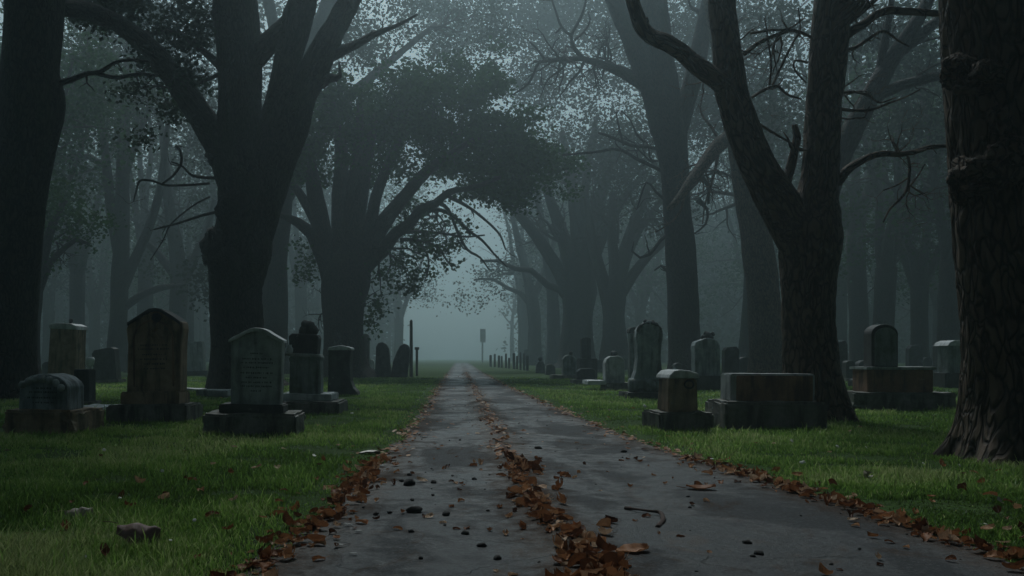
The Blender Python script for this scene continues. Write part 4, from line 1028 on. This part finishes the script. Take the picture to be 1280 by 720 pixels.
make_tree('tree', 'dark leafy branching shrub tree peeping out behind the far left trunk', 38,
    trunk=[(40, 478, 12), (40, 440, 10), (42, 400, 9), (46, 360, 8), (54, 320, 7), (66, 280, 5), (82, 250, 3)],
    limbs=[[(46, 350, 5), (70, 320, 4), (95, 300, 3), (112, 305, 1.5)], [(44, 380, 4), (56, 350, 3), (66, 325, 2)]],
    growths=[(70, 300, .8, .1, 40, 1.4, 2, 0, 4)], seg=10, step=.5, bark=M_bark,
    blobs=[(80, 250, 40, 26, 12), (110, 275, 26, 18, 6), (70, 285, 24, 16, 5), (106, 300, 12, 8, 2), (62, 325, 10, 8, 2), (130, 280, 10, 8, 2)], leaf=(.17, 40, .35))
make_tree('tree', 'hazy broad tree standing left of the burled tree, leaves drooping beside its trunk', 74,
    trunk=[(222, 463, 15), (222, 440, 12), (222, 400, 11), (224, 360, 11), (220, 310, 9), (212, 260, 7), (206, 200, 5), (200, 140, 3)],
    limbs=[[(222, 370, 7), (240, 330, 6), (258, 290, 5), (268, 250, 3)], [(222, 350, 6), (200, 320, 5), (180, 300, 4)]], growths=[(220, 290, 0, 1, 80, 1.6, 2, 0, 6)], seg=12, step=.8, bark=M_bark,
    blobs=[(330, 130, 60, 70, 26), (370, 40, 80, 60, 34), (300, 30, 60, 50, 20), (450, 60, 70, 50, 28, -4), (245, 345, 26, 22, 7, -14), (255, 372, 14, 12, 3, -14), (230, 260, 40, 50, 8), (190, 340, 24, 14, 3)], leaf=(.28, 56, .7), leafm=M_leaf2)
#@@FOREST
# ------------------------------------------------------------------ hazy wood
def generic_tree(seed, kind, h):
    rs = random.Random(seed); rng = np.random.default_rng(seed)
    root = empty('tree', (0, 0, 0), 'x', 'tree')
    mb = MB(); r = .34 + .012 * h * rs.uniform(.8, 1.3)
    fork = h * rs.uniform(.22, .38)
    lean = rs.uniform(-.06, .06)
    tube(mb, [(0, 0, -.2, r * 1.35), (0, 0, .6, r * 1.05), (lean * fork * .5, 0, fork * .5, r * .92), (lean * fork, 0, fork, r * .95)], seg=12, step=.8, seed=seed, flare=(.6, .5, 5, seed))
    tops = []
    for k in range(rs.randint(3, 5)):
        a = k * 2.4 + rs.uniform(-.4, .4); sp = rs.uniform(.12, .5)
        p = [(lean * fork, 0, fork * .93, r * .7)]; x, y, z = p[0][:3]; rr = r * .62
        for q in range(6):
            z += h * .115; x += math.cos(a) * sp * h * .11; y += math.sin(a) * sp * h * .11; sp *= rs.uniform(.75, 1.1)
            rr *= .78; p.append((x + rs.gauss(0, .12), y + rs.gauss(0, .12), z, rr))
        tube(mb, p, seg=8, step=.9, seed=seed + k); tops.append(p)
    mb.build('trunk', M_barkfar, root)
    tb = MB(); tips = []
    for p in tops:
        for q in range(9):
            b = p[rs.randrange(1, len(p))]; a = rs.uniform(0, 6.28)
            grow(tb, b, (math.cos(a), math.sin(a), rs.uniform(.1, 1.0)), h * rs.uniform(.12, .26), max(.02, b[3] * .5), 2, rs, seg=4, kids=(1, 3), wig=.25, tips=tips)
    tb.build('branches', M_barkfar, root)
    if kind:
        C = np.array([t[:] for t in tips]); n = min(len(C), 150 if kind == 1 else 80)
        C = C[rng.choice(len(C), n, replace=False)]
        n2 = 30
        U = np.stack([rng.normal(0, 3.2, n2), rng.normal(0, 3.2, n2), h * rng.uniform(.72, 1.02, n2)], 1)
        C = np.concatenate([C, U])
        V, Fc = leaves(C, .75, 50, .25, rng)
        fastmesh('crown', V, Fc, M_leaf2 if kind == 2 else M_leaf, root)
    return root

def copy_tree(o):
    c = o.copy(); COL.objects.link(c)
    for ch in o.children:
        d = ch.copy(); COL.objects.link(d); d.parent = c
    return c

VARS = [generic_tree(31, 1, 22), generic_tree(32, 2, 20), generic_tree(33, 0, 17), generic_tree(34, 2, 24), generic_tree(35, 1, 17), generic_tree(36, 0, 23)]
LAB = ['faint dense leafed tree standing deep in the fog', 'faint thinly leafed tree standing deep in the fog', 'faint bare tree standing deep in the fog',
       'faint tall thinly leafed tree standing deep in the fog', 'faint short dense tree standing deep in the fog', 'faint tall bare tree standing deep in the fog']
used = [False] * 6
def put(v, x, y, sc_=1.0, rz=0.0, side='right'):
    o = VARS[v] if not used[v] else copy_tree(VARS[v])
    used[v] = True
    o.location = (x, y, gzf(x, y)); o.rotation_euler = (0, 0, rz); o.scale = (sc_, sc_, sc_)
    o['label'] = LAB[v] + (' left of the avenue' if side == 'left' else ' right of the avenue')
    o['group'] = 'hazy trees deep in the fog ' + side + ' of the avenue'
    return o
rs = random.Random(99)
# (photo column, distance, kind)
FOR = [(20, 60, 0), (95, 84, 3), (180, 92, 5), (60, 110, 1), (235, 104, 0), (118, 125, 0), (285, 96, 3), (200, 135, 1), (378, 120, 3), (438, 140, 3), (498, 150, 1),
       (320, 138, 4), (150, 150, 0), (-40, 78, 1), (-10, 46, 4),
       (800, 130, 0), (935, 62, 5), (950, 120, 0), (985, 90, 1), (1050, 100, 0), (1075, 72, 5), (1102, 58, 2), (1150, 66, 0), (1172, 95, 1), (1185, 54, 4), (1215, 78, 0),
       (1250, 60, 1), (1290, 90, 0), (1010, 135, 3), (1090, 130, 0), (712, 145, 0), (655, 150, 3), (1330, 62, 0), (1160, 120, 0)]
for (px_, Y_, v_) in FOR:
    x_ = (px_ - VX) / F * Y_
    put(v_, x_, Y_, rs.uniform(.95, 1.2) * (1 + .25 * min(1, max(0, (Y_ - 55) / 50))), rs.uniform(0, 6.28), 'left' if x_ < 0 else 'right')

# the far edge of the wood: nobody could count it
rng = np.random.default_rng(5)
wm = MB(); CC = []
for i in range(330):
    y_ = rng.uniform(155, 235); side = -1 if rng.random() < .45 else 1
    x_ = (rng.uniform(13, 105) if side < 0 else rng.uniform(13, 130)) * side
    h_ = rng.uniform(24, 38); r_ = rng.uniform(.25, .5)
    tube(wm, [(x_, y_, -.2, r_ * 1.3), (x_ + rng.normal(0, .3), y_, h_ * .4, r_ * .8), (x_ + rng.normal(0, 1.4), y_, h_ * .9, r_ * .3)], seg=6, step=4, rough=0)
    for k in range(5):
        a = rng.uniform(0, 6.28); z0 = h_ * rng.uniform(.3, .7); l_ = rng.uniform(3, 6)
        tube(wm, [(x_, y_, z0, r_ * .5), (x_ + math.cos(a) * l_ * .5, y_, z0 + l_ * .5, r_ * .3), (x_ + math.cos(a) * l_, y_, z0 + l_ * 1.1, .05)], seg=4, step=3, rough=0)
    for k in range(22):
        CC.append((x_ + side * abs(rng.normal(0, 3.2)), y_ + rng.normal(0, 3), h_ * rng.uniform(.04, 1.05)))
for i in range(0):      # beyond the road's end
    y_ = rng.uniform(250, 390); x_ = rng.uniform(-24, 30); h_ = rng.uniform(14, 26); r_ = rng.uniform(.3, .5)
    tube(wm, [(x_, y_, -.2, r_ * 1.3), (x_, y_, h_ * .4, r_), (x_ + rng.normal(0, 1.4), y_, h_ * .9, r_ * .3)], seg=6, step=5, rough=0)
    for k in range(2):
        CC.append((x_ + rng.normal(0, 4), y_ + rng.normal(0, 3), h_ * rng.uniform(.02, .9)))
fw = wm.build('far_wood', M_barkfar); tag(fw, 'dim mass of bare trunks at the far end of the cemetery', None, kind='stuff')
for i in range(900):     # unseen foliage added behind the camera and at the sides to shade near things
    a = rng.uniform(0, 1)
    x_, y_ = (rng.uniform(-48, 48), rng.uniform(-42, -12)) if a < .6 else (rng.choice([-1, 1]) * rng.uniform(22, 55), rng.uniform(-20, 12))
    CC.append((x_, y_, rng.uniform(1.5, 22)))
V, Fc = leaves(np.array(CC), 1.5, 24, .9, rng)
fl = fastmesh('far_wood_and_shade_foliage', V, Fc, M_leaf2); tag(fl, 'dim mass of foliage at the far end of the cemetery, plus unseen shading foliage behind the camera', None, kind='stuff')

# ------------------------------------------------------------------ ground and road
def axis(lo, hi, near, fine, grow_):
    a = [0.0]; st = fine
    while a[-1] < hi:
        a.append(a[-1] + st)
        if a[-1] > near: st *= grow_
    b = [0.0]; st = fine
    while b[-1] > lo:
        b.append(b[-1] - st)
        if b[-1] < -near: st *= grow_
    return np.array(sorted(set(a + b)))
xs = axis(-420, 420, 14, .22, 1.12); ys = axis(-300, 600, 40, .3, 1.12)
XX, YY = np.meshgrid(xs, ys)
inroad = (XX > lx(YY) + .12) & (XX < rx(YY) - .12)
ZZ = gz(XX, YY) - np.where(inroad, .02, 0)
V = np.stack([XX, YY, ZZ], -1).reshape(-1, 3)
idx = np.arange(V.shape[0]).reshape(len(ys), len(xs))
Fc = np.stack([idx[:-1, :-1], idx[:-1, 1:], idx[1:, 1:], idx[1:, :-1]], -1).reshape(-1, 4)
g = fastmesh('ground', V, Fc, ground_mat(), smooth=True); tag(g, 'green cemetery lawn', None, kind='structure')

ry = np.concatenate([np.arange(-30, 30, .2), np.arange(30, 170, 1.0)])
NC = 30
V = []; de = []; dm = []
for y in ry:
    a, b_ = lx(y), rx(y); m_ = mx(y)
    wob = .05 * math.sin(y * 2.3) + .03 * math.sin(y * 5.1 + 1)
    for j in range(NC + 1):
        t = j / NC; x = a - .05 + wob * (1 - t) + t * (b_ - a + .1 + wob * .4 * t)
        d_e = min(x - a, b_ - x); d_m = abs(x - m_)
        z = .006 + .022 * math.exp(-((x - m_) / .14) ** 2) + .012 * math.sin(math.pi * t)
        V.append((x, y, z)); de.append(max(0, d_e)); dm.append(d_m)
idx = np.arange(len(V)).reshape(len(ry), NC + 1)
Fc = np.stack([idx[:-1, :-1], idx[:-1, 1:], idx[1:, 1:], idx[1:, :-1]], -1).reshape(-1, 4)
rd = fastmesh('road', np.array(V), Fc, road_mat(), smooth=True, attrs={'dedge': de, 'dmid': dm}); tag(rd, 'narrow wet asphalt cemetery road', None, kind='structure')
def roadz(x, y):
    return .006 + .022 * math.exp(-((x - mx(y)) / .14) ** 2) + .01
def surf(x, y):
    return roadz(x, y) if lx(y) < x < rx(y) else gzf(x, y)

# ------------------------------------------------------------------ grass
rng = np.random.default_rng(3)
def vnoise(x, y, s, seed):
    r = np.random.default_rng(seed); out = 0
    for k in range(5):
        a = r.uniform(0, 6.28); f = s * r.uniform(.6, 1.7); out = out + np.sin((x * np.cos(a) + y * np.sin(a)) * f + r.uniform(0, 6.28) + 1.2 * np.sin(y * f * .5 + k))
    return out / 5
def grass_pts(n, y0, y1):
    # density falls with distance squared
    u = rng.uniform(0, 1, n); y = y0 * (y1 / y0) ** u
    left = rng.random(n) < .5
    xl = -(VX + 25) / F * y; xr = (1280 + 25 - VX) / F * y
    a = lx(y) + .04; b_ = rx(y) - .04
    x = np.where(left, xl + (a - xl) * rng.uniform(0, 1, n), b_ + (xr - b_) * rng.uniform(0, 1, n))
    ok = (x < a) | (x > b_)
    ok &= np.where(left, xl < a, xr > b_)
    return x[ok], y[ok]
def blades(x, y, hmul=1.0, tone_off=0):
    n = len(x)
    patch = vnoise(x, y, 1.7, 1); fine = vnoise(x, y, 6, 2)
    d = np.maximum(lx(y) - x, x - rx(y))
    h = (.045 + .03 * patch + .03 * fine) * rng.uniform(.5, 1.4, n) * hmul * np.clip(.35 + d * 1.6, .35, 1)
    keep = h > .012
    keep &= ~((patch + fine * .8 < -.45) & (rng.random(n) < .75))
    keep &= ~((d < .35) & (rng.random(n) < .65))
    x, y, h, patch, fine = x[keep], y[keep], h[keep], patch[keep], fine[keep]; n = len(x)
    z = gz(x, y) - .004
    a = rng.uniform(0, 2 * np.pi, n)
    lean = rng.uniform(.1, .75, n) * h
    w = (.0022 + .00032 * y) * rng.uniform(.7, 1.3, n)
    ca, sa = np.cos(a), np.sin(a)
    # side vector mostly across the view but free to turn
    b = rng.uniform(0, np.pi, n); sx_, sy_ = np.cos(b) * w, np.sin(b) * w
    base = np.stack([x, y, z], 1); S = np.stack([sx_, sy_, np.zeros(n)], 1)
    mid = base + np.stack([ca * lean * .35, sa * lean * .35, h * .6], 1)
    tip = base + np.stack([ca * lean, sa * lean, h], 1)
    V = np.stack([base - S, base + S, mid + S * .75, mid - S * .75, tip], 1)
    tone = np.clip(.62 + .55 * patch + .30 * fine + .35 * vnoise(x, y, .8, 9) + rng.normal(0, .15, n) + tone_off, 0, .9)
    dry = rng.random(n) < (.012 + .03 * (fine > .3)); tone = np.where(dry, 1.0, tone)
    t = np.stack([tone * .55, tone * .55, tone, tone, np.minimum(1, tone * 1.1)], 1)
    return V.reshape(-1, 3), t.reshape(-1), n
Vs = []; Ts = []; tot = 0
for (n, y0, y1, hm) in [(330000, 3.6, 45, 1.0), (9000, 4, 20, 1.9)]:
    x, y = grass_pts(n, y0, y1)
    v, t, k = blades(x, y, hm, .1 if hm > 1.5 else 0); Vs.append(v); Ts.append(t); tot += k
V = np.concatenate(Vs); T = np.concatenate(Ts)
b0 = np.arange(tot)[:, None] * 5
tri = np.concatenate([b0 + [0, 1, 2], b0 + [0, 2, 3], b0 + [3, 2, 4]], 0)
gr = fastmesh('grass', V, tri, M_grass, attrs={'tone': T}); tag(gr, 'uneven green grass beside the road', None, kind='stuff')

# ------------------------------------------------------------------ fallen leaves
def leaf_mesh(seed, lobes, curl, m=M_dead, stem=True):
    rs = random.Random(seed); bm = bmesh.new(); nu, nv = 14, 8; grid = []
    cx_, cy_ = rs.uniform(-curl, curl), rs.uniform(.3, 1) * curl
    if curl < 0: cx_, cy_ = -.12, curl * .8
    for i in range(nu + 1):
        u = i / nu; w = .36 * math.sin(math.pi * min(1, u * .93 + .03)) ** .7
        if lobes: w *= .72 + .42 * abs(math.sin(u * math.pi * lobes + seed)) 
        w *= rs.uniform(.9, 1.08); row = []
        for j in range(nv + 1):
            v = j / nv * 2 - 1
            x = (u - .5); y = v * w * 1.0
            z = cy_ * (v * v) * .35 * (.5 + u) + cx_ * (x * x) * 1.3 - .04 * (1 - abs(v)) + .035 * (3.2 if curl < 0 else 1) * noise.noise(Vector((u * 4 + seed, v * 2, seed)))
            if curl > .5: y *= 1 - .25 * abs(v) * cy_
            row.append(bm.verts.new((x, y, z + .04)))
        grid.append(row)
    for i in range(nu):
        for j in range(nv): bm.faces.new((grid[i][j], grid[i + 1][j], grid[i + 1][j + 1], grid[i][j + 1]))
    if stem:
        prev = None
        for k in range(5):
            t = k / 4; c = Vector((-.5 - .34 * t, .05 * math.sin(t * 3 + seed), .0 + .03 + .05 * t))
            ring = [bm.verts.new(c + Vector((0, .012 * math.cos(a), .012 * math.sin(a)))) for a in (0, 2.1, 4.2)]
            if prev:
                for q in range(3): bm.faces.new((prev[q], prev[(q + 1) % 3], ring[(q + 1) % 3], ring[q]))
            prev = ring
    me = bpy.data.meshes.new('fallen_leaf'); bm.to_mesh(me); bm.free(); me.materials.append(m)
    me.polygons.foreach_set('use_smooth', [True] * len(me.polygons))
    return me
LM = [leaf_mesh(k, (0, 2.5, 3.5, 0, 2)[k % 5], .35 + .12 * k) for k in range(9)]

rs = random.Random(17)
cand = []   # (y, x, z, size, kind)
def strip(fn, width, n, y0, y1, kind, bias=1.0):
    for i in range(n):
        u = rs.random(); y = y0 * (y1 / y0) ** u
        clump = .75 + .45 * math.sin(y * 2.1 + len(kind)) * math.sin(y * .9 + 1)
        if rs.random() > clump: continue
        off = rs.gauss(0, width * (.5 if rs.random() < .8 else 1.5))
        x = fn(y) + off
        pile = max(0, 1 - abs(off) / width) * .016
        z = surf(x, y) + rs.uniform(.0, 1) * pile
        cand.append((y, x, z, rs.choice([rs.uniform(.025, .06), rs.uniform(.05, .11)]), kind))
strip(lambda y: float(mx(y)) + .03 * math.sin(y * 1.7), .12, 2100, 3.7, 60, 'mid')
strip(lambda y: float(lx(y)) - .02 + .04 * math.sin(y * 1.3), .14, 1800, 3.7, 60, 'left')
strip(lambda y: float(rx(y)) + .02 + .04 * math.sin(y * 1.9), .14, 1900, 3.7, 60, 'right')
for i in range(150):     # strays on the asphalt
    u = rs.random(); y = 4.0 * 6 ** u; x = rs.uniform(float(lx(y)) + .1, float(rx(y)) - .1)
    cand.append((y, x, surf(x, y), rs.uniform(.03, .07), 'road'))
for i in range(110):      # strays in the grass
    y = 4.4 * 5 ** rs.random()
    x = rs.uniform(-.5 * y, float(lx(y)) - .25) if rs.random() < .55 else rs.uniform(float(rx(y)) + .25, .62 * y)
    cand.append((y, x, gzf(x, y) + .04, rs.uniform(.05, .09), 'grass'))
cand.sort(key=lambda c: -(c[3] / c[0]))
LBL = {'mid': ('fallen brown leaf in the ribbon of leaves along the middle of the road', 'fallen leaves in the middle ribbon of the road'),
       'left': ('fallen brown leaf in the band of leaves along the left road edge', 'fallen leaves along the left road edge'),
       'right': ('fallen brown leaf in the band of leaves along the right road edge', 'fallen leaves along the right road edge'),
       'road': ('small stray fallen leaf lying on the bare asphalt', 'stray fallen leaves on the asphalt'),
       'grass': ('small stray brown leaf caught in the lawn grass', 'stray fallen leaves in the grass')}
NIND = 288
sV = []; sF = []; soff = 0
for i, (y, x, z, s_, kd) in enumerate(cand):
    me = LM[rs.randrange(9)]
    tilt = .2 if kd in ('mid', 'left', 'right') else .18
    rot = (rs.gauss(0, tilt), rs.gauss(0, tilt), rs.uniform(0, 6.28))
    lift = s_ * .18 * (abs(rot[0]) + abs(rot[1]))
    if i < NIND:
        o = bpy.data.objects.new('fallen_leaf', me); o.location = (x, y, z + lift); o.rotation_euler = rot; o.scale = (s_, s_, s_)
        link(o); tag(o, LBL[kd][0], 'leaf', LBL[kd][1])
    else:
        from mathutils import Euler
        Mx = np.array(Euler(rot).to_matrix()) * s_
        co = np.array([v.co[:] for v in me.vertices]) if not hasattr(leaf_mesh, 'c' + str(id(me))) else None
        if y > 9:    # far ones: a light copy of the same leaf
            co = np.array([[-.5, 0, .03], [-.2, -.3, .09], [.2, -.28, .06], [.5, 0, .05], [.2, .28, .1], [-.2, .3, .05], [0, 0, 0]])
            fs = [(0, 1, 6), (1, 2, 6), (2, 3, 6), (3, 4, 6), (4, 5, 6), (5, 0, 6)]
        else:
            fs = [tuple(p.vertices) for p in me.polygons]
        sV.append(co @ Mx.T + np.array([x, y, z + lift])); sF.extend([tuple(q + soff for q in f) for f in fs]); soff += len(co)
me = bpy.data.meshes.new('leaf_litter'); me.from_pydata(np.concatenate(sV).tolist(), [], sF); me.materials.append(M_dead)
ll = link(bpy.data.objects.new('leaf_litter', me)); tag(ll, 'smaller and farther fallen leaves massed along the road', None, kind='stuff')

def one_leaf(px_, py_, wpx, label, m, rot, lobes=0, curl=.6, lift=0.0, seed=50):
    Y_ = gy(py_); x_ = (px_ - VX) / F * Y_
    me = leaf_mesh(seed, lobes, curl, m); o = bpy.data.objects.new('fallen_leaf', me); s_ = wpx * Y_ / F
    o.location = (x_, Y_, surf(x_, Y_) + lift); o.rotation_euler = rot; o.scale = (s_, s_, s_); link(o); tag(o, label, 'leaf'); return o
one_leaf(174, 686, 52, 'large dull brown leaf bent like a tent in the left grass near the bottom', M_deadbrown, (R(12), R(6), R(15)), 0, -1.5, .11, 51)
one_leaf(98, 651, 34, 'pale curled leaf standing up in the grass at lower left', M_deadpale, (R(8), R(-8), R(10)), 0, -1.2, .07, 52)
one_leaf(790, 694, 44, 'large curled red brown leaf lying alone on the asphalt right of the middle ribbon', M_dead, (R(3), R(-3), R(12)), 2.5, .45, .004, 58)
one_leaf(876, 614, 36, 'flat reddish leaf lying alone on the right lane', M_dead, (0, 0, R(-8)), 0, .3, .002, 54)
one_leaf(462, 568, 27, 'pale grey leaf lying flat at the left edge of the road', M_deadpale, (0, 0, R(5)), 0, .2, .01, 55)
one_leaf(1080, 604, 22, 'pale upright leaf in the grass beside the right road edge', M_deadpale, (R(60), R(10), R(60)), 0, .6, .05, 56)
one_leaf(1250, 640, 14, 'small whitish leaf in the grass at far right', M_deadpale, (R(50), R(20), R(40)), 0, .4, .05, 57)
# the bent twig
tw = MB(); Y_ = gy(650)
tube(tw, [(*P(782, 633, gy(640)).xy, .024, .013), (*P(795, 641, gy(643)).xy, .034, .008), (*P(812, 645, gy(647)).xy, .042, .008), (*P(825, 643, gy(648)).xy, .036, .012), (*P(829, 650, gy(655)).xy, .024, .016), (*P(822, 662, gy(663)).xy, .018, .014)], seg=8, step=.015, rough=.1)
t_ = tw.build('twig', M_twigm); tag(t_, 'bent reddish brown twig with knobbed ends lying on the right lane', 'twig')

# dark pebbles and seed husks on the asphalt
rs = random.Random(5)
PM = []
for k in range(5):
    bm = bmesh.new(); bmesh.ops.create_icosphere(bm, subdivisions=2, radius=.5)
    for v in bm.verts:
        v.co *= 1 + .45 * noise.noise(v.co * 2.2 + Vector((k * 3, 0, 0))); v.co.z *= .55; v.co.y *= .75
    me = bpy.data.meshes.new('pebble'); bm.to_mesh(me); bm.free(); me.materials.append(M_pebble)
    me.polygons.foreach_set('use_smooth', [True] * len(me.polygons)); PM.append(me)
def pebble(x, y, s_, label, group=None):
    o = bpy.data.objects.new('pebble', rs.choice(PM)); o.location = (x, y, surf(x, y) + s_ * .1); o.rotation_euler = (0, 0, rs.uniform(0, 6.28)); o.scale = (s_, s_, s_)
    link(o); tag(o, label, 'pebble', group)
for (a, b_, w_) in [(512, 608, 20), (542, 606, 9), (518, 643, 20), (558, 647, 13), (470, 646, 8), (487, 644, 7), (582, 671, 12), (603, 687, 13), (622, 703, 14), (515, 628, 6), (512, 596, 7), (541, 622, 5), (593, 602, 8), (502, 604, 7), (514, 668, 8), (645, 635, 6),
                  (934, 683, 12), (949, 697, 14), (941, 700, 8), (780, 567, 8), (575, 552, 4), (673, 563, 10), (862, 638, 6), (860, 624, 5), (526, 702, 8), (610, 642, 6), (648, 622, 5), (556, 660, 5)]:
    Y_ = gy(b_); pebble((a - VX) / F * Y_, Y_, w_ * Y_ / F, 'dark lump of seed husk or pebble lying on the wet road', 'dark husks and pebbles scattered on the road')
for i in range(90):
    y = 4.2 * 6 ** rs.random(); x = rs.uniform(float(lx(y)) + .08, float(rx(y)) - .08)
    pebble(x, y, rs.uniform(.008, .026), 'dark lump of seed husk or pebble lying on the wet road', 'dark husks and pebbles scattered on the road')
# pale petals in the lawn
pb = bmesh.new(); bmesh.ops.create_icosphere(pb, subdivisions=1, radius=.5)
for v in pb.verts: v.co.z *= .3
pm_ = bpy.data.meshes.new('petal'); pb.to_mesh(pm_); pb.free(); pm_.materials.append(M_petal)
for (a, b_) in [(130, 566), (203, 593), (150, 628), (55, 669), (213, 684), (107, 708), (392, 571), (440, 516), (806, 506), (1002, 583), (990, 553), (1005, 582), (1187, 505), (1200, 586), (1155, 583), (1232, 662), (243, 660), (393, 572), (1047, 559), (1083, 560), (890, 575), (990, 552)]:
    Y_ = gy(b_ + 6); x = (a - VX) / F * Y_; o = bpy.data.objects.new('petal', pm_); s_ = rs.uniform(3.5, 6) * Y_ / F
    o.location = (x, Y_, gzf(x, Y_) + .055); o.scale = (s_, s_, s_); o.rotation_euler = (rs.uniform(0, 1), rs.uniform(0, 1), 0); link(o)
    tag(o, 'tiny white petal resting on the grass tips', 'petal', 'tiny white petals on the lawn')
for (a, b_) in [(448, 668), (442, 697), (424, 686), (478, 585), (530, 548), (435, 660)]:
    Y_ = gy(b_); x = (a - VX) / F * Y_; o = bpy.data.objects.new('petal', pm_); s_ = 13 * Y_ / F
    o.location = (x, Y_, surf(x, Y_) + .006); o.scale = (s_, s_ * .6, s_ * .5); link(o); o.material_slots[0].link = 'OBJECT'; o.material_slots[0].material = M_chip
    tag(o, 'pale stone chip lying at the left side of the road', 'chip', 'pale chips on the left of the road')

# ------------------------------------------------------------------ haze, sky, sun, camera
DENS = 0.0040
bm = bmesh.new(); g = bmesh.ops.create_cube(bm, size=1)['verts']
for v in g: v.co = Vector((v.co.x * 760, 130 + v.co.y * 760, 27.5 + v.co.z * 59))
me = bpy.data.meshes.new('haze'); bm.to_mesh(me); bm.free()
hm, nt, b = mat('haze'); nt.nodes.remove(b)
pv = nt.nodes.new('ShaderNodeVolumePrincipled'); pv.inputs['Color'].default_value = (.74, .92, .98, 1)
pv.inputs['Density'].default_value = DENS; pv.inputs['Anisotropy'].default_value = .78
nt.links.new(pv.outputs[0], nt.nodes['Material Output'].inputs['Volume'])
me.materials.append(hm)
hz = link(bpy.data.objects.new('haze', me)); tag(hz, 'cold grey green mist', None, kind='stuff')

SUN_EL, SUN_AZ = R(52), R(-7)   # in front of the camera, above the avenue
w = bpy.data.worlds.new('World'); sc.world = w; w.use_nodes = True; nt = w.node_tree; nt.nodes.clear()
sk = nt.nodes.new('ShaderNodeTexSky'); sk.sky_type = 'NISHITA'; sk.sun_disc = False
sk.sun_elevation = SUN_EL; sk.sun_rotation = SUN_AZ; sk.air_density = 1.0; sk.dust_density = 4.0; sk.ozone_density = 1.0
hs = nt.nodes.new('ShaderNodeHueSaturation'); hs.inputs['Saturation'].default_value = .45
tint = nt.nodes.new('ShaderNodeMix'); tint.data_type = 'RGBA'; tint.blend_type = 'MULTIPLY'; tint.inputs[0].default_value = 1
tint.inputs[7].default_value = (.79, .99, 1.03, 1)
bg = nt.nodes.new('ShaderNodeBackground'); bg.inputs['Strength'].default_value = .15
wo = nt.nodes.new('ShaderNodeOutputWorld')
nt.links.new(sk.outputs[0], hs.inputs['Color']); nt.links.new(hs.outputs[0], tint.inputs[6]); nt.links.new(tint.outputs[2], bg.inputs[0]); nt.links.new(bg.outputs[0], wo.inputs[0])

sl = bpy.data.lights.new('sun', 'SUN'); sl.energy = 5.0; sl.angle = R(12); sl.color = (.94, 1.0, 1.0)
so = bpy.data.objects.new('sun', sl); link(so); so.location = (0, 60, 80)
dv = Vector((math.sin(SUN_AZ) * math.cos(SUN_EL), math.cos(SUN_AZ) * math.cos(SUN_EL), math.sin(SUN_EL)))
so.rotation_euler = dv.to_track_quat('Z', 'Y').to_euler()

cam = bpy.data.cameras.new('camera'); cam.sensor_width = 36; cam.lens = F / 1280 * 36
cam.shift_x = (640 - VX) / 1280; cam.shift_y = (VY - 360) / 1280; cam.clip_end = 3000; cam.clip_start = .05
co_ = bpy.data.objects.new('camera', cam); co_.location = (0, 0, 1.0); co_.rotation_euler = (R(90), 0, 0); link(co_); sc.camera = co_

sc.view_settings.view_transform = 'Standard'; sc.view_settings.look = 'None'
sc.view_settings.gamma = 1; sc.view_settings.exposure = -1.65
cy = sc.cycles
cy.max_bounces = 6; cy.diffuse_bounces = 3; cy.glossy_bounces = 3; cy.transmission_bounces = 3; cy.volume_bounces = 1; cy.transparent_max_bounces = 4
cy.use_denoising = True
try: cy.denoiser = 'OPENIMAGEDENOISE'
except Exception: pass
